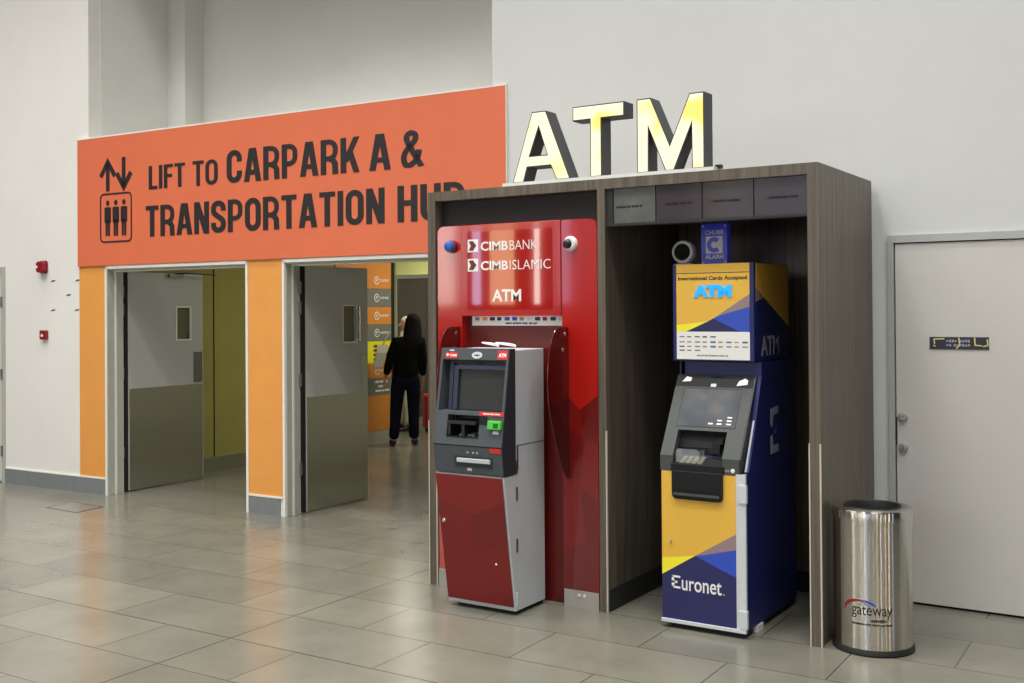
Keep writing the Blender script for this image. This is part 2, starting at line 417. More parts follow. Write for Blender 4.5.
def door_leaf(name, x, y0, y1, lean, handle=False, tall_bar=False):
    # a leaf standing open into the corridor: face looks towards +x
    r = sroot(name, (x, y0, 0))
    T = .045
    w0, w1 = (y1-.31, y1-.155); z0, z1 = 1.34, 1.635
    b = MB()
    for a in ((y0, w0, .01, 1.955), (w1, y1, .01, 1.955), (w0, w1, .01, z0), (w0, w1, z1, 1.955)): b.box(x-T, x, a[0], a[1], a[2], a[3])
    part(b, 'leaf', 'door_grey', r)
    b = MB().box(x, x+.003, y0+.012, y1-.01, .015, .912)
    if tall_bar: b.box(x, x+.003, y1-.085, y1-.01, .912, 1.215)
    part(b, 'kick_plate', 'steel', r, label='brushed steel kick plate on the lower half of the door')
    b = MB().box(x, x+.008, w0-.012, w1+.012, z1, z1+.012).box(x, x+.008, w0-.012, w1+.012, z0-.012, z0).box(x, x+.006, w0-.012, w0, z0, z1).box(x, x+.006, w1, w1+.012, z0, z1)
    f = part(b, 'vision_frame', 'steel_bright' if tall_bar else 'frame_edge', r)
    part(MB().box(x-.025, x-.019, w0, w1, z0, z1), 'vision_pane', 'glass_dim', f, label='narrow wired glass pane')
    if tall_bar:
        part(MB().tube([(x+.03, w1+.02, z0+.0), (x+.03, w1+.02, z1)], .008).box(x, x+.03, w1+.014, w1+.026, z0+.01, z0+.02).box(x, x+.03, w1+.014, w1+.026, z1-.02, z1-.01), 'pull_handle', 'steel_bright', r)
    else:
        part(MB().box(x, x+.004, y1-.115, y1-.012, .93, 1.215), 'push_plate', 'hinge', r, label='dark steel push plate')
        # overhead closer with its arm
        c = part(MB().box(x, x+.03, y0+.44, y0+.60, 1.915, 1.95), 'door_closer', 'hinge', r)
        part(MB().tube([(x+.02, y0+.5, 1.950), (x+.05, y0+.62, 1.957)], .007).tube([(x+.05, y0+.62, 1.957), (x+.10, y0+.93, 1.945)], .006), 'closer_arm', 'black', c)
    part(MB().box(x-T-.004, x-.002, y0-.035, y0-.002, .01, 1.95), 'gap_shade', 'gap', r, label='dark strip standing in for the shaded gap along the hinge edge')  # dark strip puts the hinge gap's shade over the lit leaf edge
    for z in (.35, 1.05, 1.62, 1.78):
        part(MB().lathe([(.0, -.05), (.011, -.05), (.011, .05), (0, .05)], (x-.012, y0-.046, z), n=14).box(x-.05, x-.004, y0-.042, y0-.036, z-.05, z+.05), 'hinge', 'hinge', r, smooth=True)
    return r
door_leaf('door_1', -8.10, 6.305, 7.16, 0)
door_leaf('door_2', -6.02, 6.365, 7.12, 0, tall_bar=True)
part(MB().box(-6.065, -6.045, 6.21, 6.29, 1.86, 1.925), 'catch_plate', 'hinge', bpy.data.objects['trim_7'])

# door_3 at the far left edge, door_4 on the right wall
r = sroot('door_3', (-2.3, 0, 0), 'L')
part(MB().box(-1.405, -1.36, -.012, .05, 0, 2.03).box(-2.34, -2.295, -.012, .05, 0, 2.03).box(-2.295, -1.405, -.012, .05, 1.985, 2.03), 'door_frame', 'frame', r)
part(MB().box(-2.29, -1.41, .01, .055, .012, 1.98), 'leaf', 'door_pale', r)
for z in (.3, 1.02, 1.7): part(MB().lathe([(0, -.05), (.012, -.05), (.012, .05), (0, .05)], (-1.40, -.014, z), n=12), 'hinge', 'hinge', r, smooth=True)

r = sroot('door_4', (-1.0, 6.09, 0))
part(MB().box(-1.465, -1.432, 6.072, 6.16, 0, 1.985).box(-.528, -.495, 6.072, 6.16, 0, 1.985).box(-1.432, -.528, 6.072, 6.16, 1.945, 1.985), 'door_frame', 'door_grey', r)
part(MB().box(-1.425, -.534, 6.082, 6.127, .014, 1.939), 'leaf', 'door_pale', r)
part(MB().box(-1.432, -.528, 6.10, 6.16, .0, .013).box(-1.432, -1.426, 6.11, 6.15, .01, 1.94).box(-1.432, -.528, 6.11, 6.15, 1.94, 1.945), 'shadow_gap', 'gap', r)
p = part(MB().box(-1.251, -.957, 6.078, 6.082, 1.372, 1.437), 'notice_plate', 'sign_black', r, label='black notice plate with faint lettering and yellowed tape remains')
b = MB()
F = lambda x0, z0, y: (lambda a, bb, c: (x0+a, y-c, z0+bb))
b.text('~44', F(-1.168, 1.409, 6.078), .12, .014, .0008, .02)
b.text('~26', F(-1.168, 1.387, 6.078), .12, .013, .0008, .02)
part(b, 'lettering', 'faint_white', p)
t = []
b = MB()
g = F(0, 0, 6.0775)
for pts in ([(-1.23, 1.425), (-1.175, 1.428)], [(-1.228, 1.424), (-1.225, 1.40)], [(-1.232, 1.392), (-1.22, 1.388)], [(-1.104, 1.434), (-1.10, 1.40), (-1.107, 1.385), (-1.118, 1.377)], [(-1.026, 1.434), (-1.024, 1.395), (-.99, 1.392)], [(-.965, 1.425), (-.962, 1.395), (-.985, 1.388)]):
    b.ribbon(pts, .006, g, .0012)
part(b, 'tape', 'tape', p)
for z in (1.003, .84):
    q = part(MB().lathe([(0, -.016), (.020, -.016), (.026, -.008), (.027, 0), (0, 0)], (-1.393, 6.082, z), 'y', 24), 'lock_rose', 'plate_dull', r, smooth=True)
    part(MB().lathe([(0, -.022), (.010, -.022), (.011, -.015), (0, -.015)], (-1.393, 6.082, z), 'y', 16), 'lock_cylinder', 'steel_bright', q, smooth=True)
part(MB().box(-1.428, -1.422, 6.078, 6.083, .85, 1.0), 'strike', 'gap', r)

# corridor behind the doors
b = MB().box(-8.6, -8.4, 6.34, 10.44, 0, 2.7)
struct(b, 'wall_corridor_left', 'olive')
struct(MB().box(-8.405, -8.388, 6.4, 9.36, 0, .14), 'baseboard_corridor', 'steel')
b = MB()
for y in (7.565, 8.6): b.box(-8.4005, -8.396, y-.006, y+.006, .14, 2.7)
struct(b, 'trim_8', 'gap')
struct(MB().box(-3.7, -3.5, 6.5, 13, 0, 2.7), 'wall_corridor_right', 'wall')
struct(MB().box(-11.5, -3.5, 13.0, 13.2, 0, 2.7), 'wall_corridor_end', 'lime')
struct(MB().box(-11.7, -11.5, 10.24, 13.2, 0, 2.7).box(-11.5, -8.6, 10.24, 10.44, 0, 2.7), 'wall_corridor_lobby', 'wall')
struct(MB().box(-11.7, -3.5, 6.5, 13.2, 2.7, 2.8), 'ceiling_corridor', 'wall')
r = sroot('door_5', (-9.9, 13, 0))
part(MB().box(-10.45, -10.36, 12.95, 13, 0, 2.13).box(-9.30, -9.21, 12.95, 13, 0, 2.13).box(-10.36, -9.30, 12.95, 13, 2.07, 2.13), 'lift_frame', 'steel_bright', r)
part(MB().box(-10.36, -9.832, 12.975, 13, .0, 2.07), 'door_panel', 'lift_steel', r)
part(MB().box(-9.828, -9.30, 12.975, 13, .0, 2.07), 'door_panel', 'lift_steel', r)

# wall_back: unseen far side of the hall; its lit strips are added for reflections
struct(MB().box(-16, 8, -9.3, -9, 0, 8), 'wall_back', 'dark_hall')
k = 0
xs = -15.5; rnd = random.Random(5)
while xs < 7:
    w = rnd.choice((.12, .2, .35, .6)); g = rnd.choice((.25, .5, .8, 1.2))
    k += 1
    struct(MB().box(xs, xs+w, -9, -8.97, 1.7, 5.2), 'added_glow_strip_%d' % k, rnd.choice(('added_glow', 'added_glow', 'added_glow_blue', 'added_glow_amber')), base=(xs, -9, 0))
    xs += w+g

struct(MB().box(8, 8.3, -9, 6.1, 0, 8), 'wall_side', 'dark_hall')
for i, (y, w, c_) in enumerate(((-7, .5, 'added_glow'), (-4.5, .25, 'added_glow_blue'), (-2.6, .6, 'added_glow_amber'), (0, .3, 'added_glow'), (2.2, .2, 'added_glow_blue'))):
    struct(MB().box(7.97, 8, y, y+w, .3, 3.4), 'added_glow_strip_%d' % (k+1+i), c_, base=(8, y, 0))  # more unseen glowing strips, added for the bin's reflections

# ================================================================ FLOOR HATCH
b = MB().pz([(-8.03, 5.45), (-7.61, 5.43), (-7.66, 5.70), (-8.08, 5.72)], .0, .0015)
b2 = MB()
pts = [(-8.03, 5.45), (-7.61, 5.43), (-7.66, 5.70), (-8.08, 5.72)]
t = thing('floor_hatch', 'square recessed access hatch in the floor tiles before the left orange pier', 'hatch', (-7.85, 5.57, 0))
part(b, 'cover', 'floor', t)
part(MB().ribbon(pts, .012, lambda a, b_, c: (a, b_, .0005+c), .002, closed=True), 'rim', 'hinge', t)

# ================================================================ ORANGE DIRECTION SIGN
t = thing('direction_sign', 'long red-orange sign board reading LIFT TO CARPARK A & TRANSPORTATION HUB above the doors', 'sign', (1.9, 0, 2.006), 'L')
part(MB().box(-.300, 4.147, -.020, 0, 2.006, 3.128), 'board', 'sign_orange', t)
part(MB().box(-.304, 4.147, -.021, 0, 3.128, 3.140).box(-.306, -.300, -.021, 0, 2.006, 3.14).box(4.147, 4.151, -.021, 0, 2.006, 3.14), 'edge_strip', 'frame_edge', t)

def arc(cx, cz, rx, rz, a0, a1, n=10):
    return [(cx+rx*math.cos(math.radians(a0+(a1-a0)*i/n)), cz+rz*math.sin(math.radians(a0+(a1-a0)*i/n))) for i in range(n+1)]
def smoothpts(P, k=6):
    out = []
    for i in range(len(P)-1):
        p0 = P[max(i-1, 0)]; p1 = P[i]; p2 = P[i+1]; p3 = P[min(i+2, len(P)-1)]
        for j in range(k):
            s = j/k
            out.append(tuple(.5*((2*p1[c])+(-p0[c]+p2[c])*s+(2*p0[c]-5*p1[c]+4*p2[c]-p3[c])*s*s+(-p0[c]+3*p1[c]-3*p2[c]+p3[c])*s**3) for c in (0, 1)))
    return out+[P[-1]]
def glyph(ch, w, t):
    h = t/2; th = t*.86; hh = th/2; r = (w-t)/2; S = []   # S: ('r', pts, closed, thickness) or ('p', polygon)
    def para(x0, y0, x1, y1, k=h*1.04): S.append(('p', [(x0-k, y0), (x0+k, y0), (x1+k, y1), (x1-k, y1)]))
    stem = lambda x: S.append(('p', [(x-h, 0), (x+h, 0), (x+h, 1), (x-h, 1)]))
    bar = lambda x0, x1, y: S.append(('p', [(x0, y-hh), (x1, y-hh), (x1, y+hh), (x0, y+hh)]))
    if ch == 'I': stem(h)
    elif ch == 'L': stem(h); bar(0, w, hh)
    elif ch == 'F': stem(h); bar(0, w, 1-hh); bar(0, w*.9, .52)
    elif ch == 'T': stem(w/2); bar(0, w, 1-hh)
    elif ch == 'H': stem(h); stem(w-h); bar(0, w, .52)
    elif ch == 'N': stem(h); stem(w-h); para(w-h*1.1, 0, h*1.1, 1, h*1.1)
    elif ch == 'O': S.append(('r', arc(w/2, 1-h-r*1.1, r, r*1.1, 0, 180)+arc(w/2, h+r*1.1, r, r*1.1, 180, 360), True, t))
    elif ch == 'C': S.append(('r', [(w-h, .64)]+arc(w/2, 1-h-r*1.1, r, r*1.1, 0, 180)+arc(w/2, h+r*1.1, r, r*1.1, 180, 360)+[(w-h, .36)], False, t))
    elif ch == 'U': S.append(('r', [(h, 1)]+arc(w/2, h+r*1.1, r, r*1.1, 180, 360)+[(w-h, 1)], False, t))
    elif ch == 'A':
        para(h, 0, w/2-h*.35, 1); para(w-h, 0, w/2+h*.35, 1); bar(w*.22, w*.78, .28)
    elif ch in 'RPB':
        stem(h); lo = .45 if ch != 'P' else .42
        rr = min(r*1.1, (1-hh-lo-hh)/2)
        S.append(('r', [(h, 1-hh), (w-h-rr, 1-hh)]+arc(w-h-rr, 1-hh-rr, rr, rr, 90, 0, 6)+arc(w-h-rr, lo+hh+rr-hh, rr, rr, 0, -90, 6)+[(h, lo)], False, th))
        if ch == 'R': S.append(('r', [(w*.55, .44), (w-h-.07, .40), (w-h-.01, .30), (w-h, .0)], False, t))
        if ch == 'B': S.append(('r', [(h, lo+.02), (w-h-rr, lo+.02)]+arc(w-h-rr, lo+.02-rr*.8, rr, rr*.8, 90, 0, 6)+arc(w-h-rr, hh+rr*.8, rr, rr*.8, 0, -90, 6)+[(h, hh)], False, th))
    elif ch == 'K': stem(h); para(h*1.6, .30, w-h, 1); para(w-h, 0, w*.48, .62)
    elif ch == 'S':
        S.append(('r', smoothpts([(w-h, .68)]+arc(w/2, 1-h-r*.9, r, r*.9, 0, 180, 5)+[(h+.02, .62), (w*.5, .50), (w-h-.02, .38)]+arc(w/2, h+r*.9, r, r*.9, 0, -180, 5)+[(h, .32)], 3), False, t))
    elif ch == '&':
        S.append(('r', smoothpts([(w-h*.9, .0), (w*.62, .30), (w*.28, .70), (w*.27, .86), (w*.44, 1-h), (w*.62, .86), (w*.58, .70), (w*.24, .46), (h, .28), (w*.2, h*1.1), (w*.42, h), (w*.68, .22), (w*.78, .46)], 5), False, t*.95))
    elif ch == 'M': stem(h); stem(w-h); para(w/2, 0, h*1.1, 1, h); para(w/2, 0, w-h*1.1, 1, h)
    return S
WID = {'I': None, 'L': .40, 'F': .41, 'T': .47, 'H': .51, 'N': .52, 'O': .52, 'C': .51, 'U': .51, 'A': .56, 'R': .52, 'P': .50, 'B': .51, 'K': .55, 'S': .50, '&': .60, 'M': .64}
def sign_word(mb, word, u0, u1, z0, z1, t, v=-.020, d=.003):
    H = z1-z0; ws = [WID[c] or t for c in word]
    gap = .075; tot = sum(ws)+gap*(len(ws)-1); kx = (u1-u0)/(tot*H); x = u0
    for c, w in zip(word, ws):
        for gi, it in enumerate(glyph(c, w, t)):
            dd = d+.0004*gi
            fn = lambda a, b_, cc, x=x: (x+a*H*kx, v-cc, z0+b_*H)
            if it[0] == 'p': mb.prism([p for p in it[1]], 0, dd, fn)
            else: mb.ribbon(it[1], it[3], fn, dd, closed=it[2], clamp=(0, 1))
        x += (w+gap)*H*kx
b = MB()
for wd, u0, u1, z0, z1, tk in (('LIFT', .622, 1.055, 2.634, 2.832, .155), ('TO', 1.145, 1.43, 2.628, 2.834, .15),
                               ('CARPARK', 1.530, 2.882, 2.626, 2.890, .165), ('A', 2.975, 3.170, 2.624, 2.890, .16), ('&', 3.262, 3.470, 2.624, 2.893, .15),
                               ('TRANSPORTATION', .585, 3.112, 2.234, 2.495, .165), ('HUB', 3.230, 3.81, 2.234, 2.497, .165)):
    sign_word(b, wd, u0, u1, z0, z1, tk)
part(b, 'lettering', 'ink', t, label='charcoal condensed capital lettering')
b = MB(); fn = lambda a, z, c: ((a-.092)*1.02+.010, -.020-c, z)
# two arrows, the lift cabin outline and three figures
b.ribbon([(.185, 2.65), (.185, 2.895)], .044, fn, .003).ribbon([(.095, 2.78), (.185, 2.905), (.275, 2.78)], .044, fn, .003)
b.ribbon([(.385, 2.935), (.385, 2.68)], .044, fn, .003).ribbon([(.30, 2.80), (.385, 2.675), (.475, 2.80)], .044, fn, .003)
o_ = rrect(.092, .478, 2.210, 2.626, .04)
b.ribbon(o_, .014, fn, .003, closed=True)
for cx in (.183, .285, .387):
    b.prism(arc(cx, 2.548, .021, .024, 0, 330, 11), 0, .003, fn)
    b.prism(rrect(cx-.040, cx+.040, 2.375, 2.512, .014), 0, .003, fn)
    b.prism([(cx-.026, 2.26), (cx-.004, 2.26), (cx-.002, 2.40), (cx-.030, 2.40)], 0, .003, fn)
    b.prism([(cx+.004, 2.26), (cx+.026, 2.26), (cx+.030, 2.40), (cx+.002, 2.40)], 0, .003, fn)
part(b, 'lift_pictogram', 'ink', t, label='charcoal up and down arrows over a lift cabin with three figures')

# fire devices on the white wall
t = thing('alarm_sounder', 'dark red wall alarm sounder, upper of the two red devices', 'alarm', (-.823, 0, 2.01), 'L')
part(MB().py(rrect(-.842, -.738, 1.955, 2.072, .02), -.012, 0), 'back_plate', 'alarm_red', t)
part(MB().py(rrect(-.845, -.737, 1.962, 2.066, .03), -.055, -.012), 'housing', 'alarm_red', t, bevel=.012)
part(MB().box(-.836, -.812, -.057, -.054, 2.005, 2.025), 'label_plate', 'white', t)
t = thing('fire_call_point', 'small square red call point, lower of the two red devices', 'alarm', (-.812, 0, 1.395), 'L')
part(MB().py(rrect(-.825, -.735, 1.352, 1.437, .008), -.03, 0), 'housing', 'alarm_red', t, bevel=.006)
part(MB().box(-.800, -.772, -.033, -.030, 1.378, 1.402), 'break_glass', 'white', t)
# screw scars in the plaster
t = thing('wall_scars', 'small dark screw scars in the white plaster beside the red devices', 'marks', (-.6, 0, 1.9), 'L') if False else None
for i, (u, z) in enumerate(((-.67, 1.885), (-.455, 1.755), (-.67, 1.62), (-.33, 1.885), (-.34, 1.62))):
    o = solo(MB().py([(u-.03, z-.012), (u+.03, z-.004), (u+.035, z+.008), (u-.01, z+.006)], -.0012, 0), 'plaster_scar', 'hinge', (u, 0, z), 'L',
             ['dark scratch in white plaster just below right of the sounder', 'dark scratch in white plaster highest of those furthest from devices', 'dark scratch in white plaster midway between sounder and call point height',
              'dark scratch at the upper edge of the orange pier', 'dark scratch at the lower edge of the orange pier'][i], 'mark', 'scratches in the white plaster')

# ================================================================ KIOSK HOUSING
KX0, KX1, KY0, KY1, KZ = -3.840, -1.541, 5.087, 6.055, 2.285
t = thing('kiosk_housing', 'tall grey-brown wood-laminate housing around both cash machines', 'kiosk', (-2.69, 5.57, 0))
part(MB().box(KX0, KX0+.055, KY0, KY1, 0, KZ-.054), 'side_panel', 'wood', t)
part(MB().box(KX1-.052, KX1, KY0, KY1, 0, KZ-.054), 'side_panel', 'wood', t)
part(MB().box(-2.718, -2.673, KY0, KY1-.02, 0, KZ-.054), 'divider_panel', 'wood', t)
part(MB().box(KX0, KX1, KY0, KY1, KZ-.054, KZ), 'top_panel', 'wood', t)
part(MB().box(KX0+.055, KX1-.052, KY1-.02, KY1, 0, KZ-.054), 'back_panel', 'wood', t)
part(MB().box(KX0+.055, -2.718, KY0+.07, KY0+.09, 2.0, KZ-.054).box(KX0+.055, KX0+.075, KY0+.09, KY1-.02, 0, KZ-.054), 'upper_fascia', 'black_matt', t, label='black board closing the space above the red panel')
part(MB().box(-2.673, -2.668, KY0+.02, KY1-.02, 0, .115).box(KX1-.057, KX1-.052, KY0+.02, KY1-.02, 0, .115).box(-2.668, KX1-.057, KY1-.025, KY1-.02, 0, .115), 'skirting', 'black_matt', t)
b = MB()
for x in (KX0-.002, KX0+.0525, -2.7195, -2.6775, KX1-.0555, KX1-.004):
    if x in (-2.7195,): continue
    part(MB().box(x, x+.006, KY0-.002, KY0+.010, 0, .955), 'corner_strip', 'trim_strip', t, label='pale protective strip on a front edge')
# tinted glass band over the right bay
part(MB().box(-2.673, KX1-.052, KY0+.012, KY0+.030, 2.032, 2.046).box(-2.673, -2.632, KY0+.012, KY0+.03, 2.046, 2.231).box(-2.632, KX1-.052, KY0+.03, KY0+.10, 2.032, 2.038), 'glass_rail', 'black_matt', t)
g = part(MB().box(-2.668, -2.64, KY0+.030, KY0+.032, 2.05, 2.225), 'band_backing', 'gap', t)
xb = [-2.636, -2.388, -2.133, -1.863, -1.594]
for i in range(4):
    p = part(MB().box(xb[i]+.003, xb[i+1]-.003, KY0+.022, KY0+.030, 2.047, 2.230), 'glass_panel', 'fascia_glass_pale' if i in (0,) else 'fascia_glass', t)
    part(MB().text(('~8352', '~732', '~66', '~94')[i], F(xb[i]+(.02, .05, .05, .07)[i], 2.125, KY0+.022), .15, .013, .0008, .03), 'lettering', 'gap', p)

# ================================================================ ATM CHANNEL LETTERS
t = thing('illuminated_sign', 'lit yellow-white channel letters reading ATM on top of the kiosk', 'sign', (-2.69, 5.16, 2.285))
part(MB().box(-3.318, -2.062, 5.091, 5.24, 2.285, 2.303), 'base_plate', 'white_plastic', t)
part(MB().box(-2.075, -2.045, 5.14, 5.17, 2.300, 2.318), 'cable_clip', 'black', t)
def inset(poly, d):
    n = len(poly); out = []
    ar = sum(poly[i][0]*poly[(i+1) % n][1]-poly[(i+1) % n][0]*poly[i][1] for i in range(n)); sg = 1 if ar > 0 else -1
    for i in range(n):
        p = Vector(poly[i]); a = (p-Vector(poly[i-1])).normalized(); c = (Vector(poly[(i+1) % n])-p).normalized()
        n1 = Vector((-a.y, a.x))*sg; n2 = Vector((-c.y, c.x))*sg; m_ = (n1+n2).normalized()
        out.append(tuple(p+m_*d/max(.3, m_.dot(n1))))
    return out
def channel(name, outer, hole=None, lab=None):
    Y0, Y1 = 5.122, 5.228
    def shell(mb, o, h, y0, y1):
        if h is None: return mb.py(o, y0, y1)
        bm = bmesh.new()
        def loop(pts, y): 
            vs = [bm.verts.new((x, y, z)) for x, z in pts]; return vs, [bm.edges.new((vs[i], vs[(i+1) % len(vs)])) for i in range(len(vs))]
        for y in (y0, y1):
            a, ea = loop(o, y); c, ec = loop(h, y)
            bmesh.ops.triangle_fill(bm, use_beauty=True, edges=ea+ec)
        bm.verts.ensure_lookup_table(); bm.verts.index_update()
        vs = [tuple(v.co) for v in bm.verts]; fs = [tuple(v.index for v in f.verts) for f in bm.faces]
        no, nh = len(o), len(h); k = no+nh
        for i in range(no): fs.append((i, (i+1) % no, k+(i+1) % no, k+i))
        for i in range(nh): fs.append((no+i, no+(i+1) % nh, k+no+(i+1) % nh, k+no+i))
        bm.free(); return mb.add(vs, fs)
    p = part(shell(MB(), outer, hole, Y0, Y1), name, 'letter_side', t)
    q = part(shell(MB(), inset(outer, .007), inset(hole, -.007) if hole else None, Y0-.004, Y0), 'lit_face', 'lit', p, label='glowing opal front face')
    return p
z0, z1 = 2.303, 2.690
channel('letter', [(-3.270, z0), (-3.197, z0), (-3.172, 2.385), (-3.022, 2.385), (-2.985, z0), (-2.898, z0), (-3.050, z1), (-3.140, z1)],
        [(-3.155, 2.448), (-3.045, 2.448), (-3.097, 2.600)])
channel('letter', [(-2.776, z0), (-2.706, z0), (-2.706, 2.612), (-2.571, 2.612), (-2.571, z1), (-2.882, z1), (-2.882, 2.612), (-2.776, 2.612)])
channel('letter', [(-2.499, z0), (-2.432, z0), (-2.432, 2.535), (-2.338, z0), (-2.290, z0), (-2.192, 2.535), (-2.192, z0), (-2.123, z0), (-2.123, z1), (-2.203, z1), (-2.312, 2.440), (-2.418, z1), (-2.499, z1)])

# ================================================================ RED SURROUND PANEL
FY = 5.086
t = thing('red_surround', 'glossy red panel with bank lettering behind and above the red cash machine', 'panel', (-3.25, 5.11, 0))
Z = lambda x: 2.080
# left and right uprights with rounded top corners, front face split in facets
lp = [(-3.768, .10), (-3.597, .10), (-3.597, 2.080)]+arc(-3.728, 2.040, .04, .04, 90, 180, 6)
part(MB().py(lp, FY, FY+.06), 'side_column', 'red_gloss', t, label='left glossy red upright')
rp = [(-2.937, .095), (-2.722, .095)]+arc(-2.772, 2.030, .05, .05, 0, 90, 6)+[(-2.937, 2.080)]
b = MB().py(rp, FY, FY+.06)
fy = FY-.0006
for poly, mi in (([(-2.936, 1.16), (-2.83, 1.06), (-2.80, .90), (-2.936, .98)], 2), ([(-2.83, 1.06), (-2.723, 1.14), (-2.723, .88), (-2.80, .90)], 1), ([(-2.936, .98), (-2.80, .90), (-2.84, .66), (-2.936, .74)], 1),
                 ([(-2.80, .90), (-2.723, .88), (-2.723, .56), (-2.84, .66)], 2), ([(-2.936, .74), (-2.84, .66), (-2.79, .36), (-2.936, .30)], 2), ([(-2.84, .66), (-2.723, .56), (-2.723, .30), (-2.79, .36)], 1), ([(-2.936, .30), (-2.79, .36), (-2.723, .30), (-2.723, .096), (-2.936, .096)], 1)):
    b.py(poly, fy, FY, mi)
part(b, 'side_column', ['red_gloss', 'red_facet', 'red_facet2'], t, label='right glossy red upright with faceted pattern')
b = MB().box(-3.597, -2.940, FY-.006, FY+.06, 1.562, 2.081)
h = part(b, 'header_panel', 'red_gloss', t, bevel=.003)
part(MB().box(-3.553, -2.992, FY-.009, FY-.006, 1.600, 2.040), 'sign_face', 'header_red', h)
b = MB(); y_ = FY-.009
for z in (1.925, 1.815):
    # square emblem with an arrow notch
    b.py([(-3.548, z), (-3.476, z), (-3.476, z+.072), (-3.548, z+.072)], y_-.001, y_, 0)
    b.py([(-3.540, z+.010), (-3.512, z+.008), (-3.488, z+.036), (-3.512, z+.064), (-3.540, z+.062), (-3.526, z+.036)], y_-.002, y_-.001, 1)
b.text('CIMB', F(-3.458, 1.930, y_), .182, .052, .0015, .02); b.text('BANK', F(-3.263, 1.930, y_), .178, .052, .0015, -.012)
b.text('CIMB', F(-3.458, 1.820, y_), .182, .052, .0015, .02); b.text('ISLAMIC', F(-3.263, 1.820, y_), .262, .052, .0015, -.012)
b.text('ATM', F(-3.383, 1.643, y_), .192, .068, .0015, .025)
part(b, 'lettering', ['white', 'red_deep'], h, label='white bank lettering and square arrow emblems')
b = MB().box(-3.597, -2.937, 5.136, 5.146, .0, 1.562)
part(b, 'recess_back', 'red_deep', t, label='dull deep red back of the recess')
b = MB().box(-3.557, -2.938, 5.130, 5.136, 1.508, 1.562)
sp_ = part(b, 'logo_strip', 'white', t, label='white strip with small card logos and a phone number')
b = MB(); cols = ['skirt', 'pier_orange', 'navy', 'navy', 'blue_mid', 'blue_mid', 'olive', 'white_plastic', 'navy_dark', 'alarm_red', 'navy', 'pale_metal', 'ink']
for i in range(12):
    x = -3.535+i*.050
    b.py(rrect(x, x+(.034 if i % 3 else .028), 1.536, 1.556, .004, 2), 5.1293, 5.130, i)
b.text('~57433', F(-3.33, 1.515, 5.130), .21, .012, .0007, .01, 12)
part(b, 'card_logos', cols, sp_)
part(MB().box(-2.932, -2.722, FY-.006, FY, .0, .094), 'kick_plate', 'plate_dull', t, label='bright steel plate at the foot of the right upright')
part(MB().box(-3.768, -3.60, FY-.006, FY, .0, .10), 'kick_plate', 'plate_dull', t)
for x in (-2.84, -2.81): part(MB().lathe([(0, -.004), (.008, -.003), (.009, 0), (0, 0)], (x, FY-.006, .07), 'y', 12), 'screw', 'white_plastic', t)
# beacon and camera
q = part(MB().lathe([(.0, 0), (.037, 0), (.037, -.014), (.033, -.02), (0, -.02)], (-3.662, FY, 1.962), 'y', 24), 'beacon_base', 'red_facet', t, smooth=True)
part(MB().lathe([(.030, -.020), (.031, -.034), (.028, -.044), (.020, -.050), (0, -.052)], (-3.662, FY, 1.962), 'y', 28), 'beacon_lens', 'blue_lens', q, smooth=True, label='round blue beacon lens')
q = part(MB().lathe([(0, 0), (.041, 0), (.041, -.010), (.037, -.020), (.030, -.025), (0, -.025)], (-2.878, FY, 1.949), 'y', 32), 'camera_housing', 'white_plastic', t, smooth=True, label='round white camera housing')
part(MB().lathe([(.026, -.022), (.025, -.030), (.018, -.038), (.010, -.042), (0, -.043)], (-2.886, FY, 1.948), 'y', 28), 'camera_lens', 'black', q, smooth=True)
# smoked acrylic privacy wings, standing out towards the user
def wing(x, ytop, profile, name='privacy_wing'):
    q = part(MB().px(profile, x-.003, x+.003), name, 'acrylic_red', t, label='curved smoked red acrylic privacy wing')
    return q
prof = smoothpts([(5.084, .690), (5.061, .700), (4.985, .80), (4.928, .94), (4.880, 1.08), (4.866, 1.22), (4.886, 1.36), (4.922, 1.455), (4.98, 1.498), (5.084, 1.502)], 4)
wing(-2.900, 0, prof)
wing(-3.612, 0, prof)
for x in (-2.900, -3.612):
    part(MB().tube([(x, a, c) for a, c in prof[3:-3]], .004, 6), 'wing_edge', 'acrylic_edge', bpy.data.objects['privacy_wing' if x > -3 else 'privacy_wing.001'])
    for by, bz in ((5.02, 1.38), (5.045, 1.465)):
        part(MB().lathe([(0, -.004), (.009, -.003), (.009, .004), (0, .005)], (x+.004, by, bz), 'x', 12), 'wing_bolt', 'steel_bright', bpy.data.objects['privacy_wing' if x > -3 else 'privacy_wing.001'])

# ================================================================ RED AND GREY CASH MACHINE
X0, X1 = -3.485, -3.052
t = thing('cash_machine', 'red and silver cash machine with a dark grey console, left of the two', 'cash machine', (-3.27, 4.95, 0))
part(MB().px([(4.785, .022), (5.082, .022), (5.082, 1.386), (4.785, 1.386), (4.785, .735), (4.676, .735)], X0, X1), 'cabinet', 'silver', t, bevel=.004)
part(MB().box(X0+.03, X1-.03, 4.83, 5.10, 0, .022), 'plinth', 'rubber', t)
part(MB().box(X1, X1+.0015, 4.80, 5.08, .884, .888).box(X1, X1+.004, 4.80, 4.812, .76, .885), 'cabinet_seam', 'hinge', t)
for z in (.60, .33, .05, .74):
    part(MB().box(X1, X1+.006, 4.790, 4.802, z, z+.07), 'hinge', 'hinge' if z != .05 else 'silver', t)
# sloping fronts: point on the front at x, height z
def fr(x, z, d=0.):       # d: how far proud of the front surface
    if z >= .89: y = 4.655+(z-.89)*.163
    elif z >= .735: y = 4.672-(z-.735)*.1097
    else: y = 4.785-(z-.02)*.158
    return (x, y-d, z)
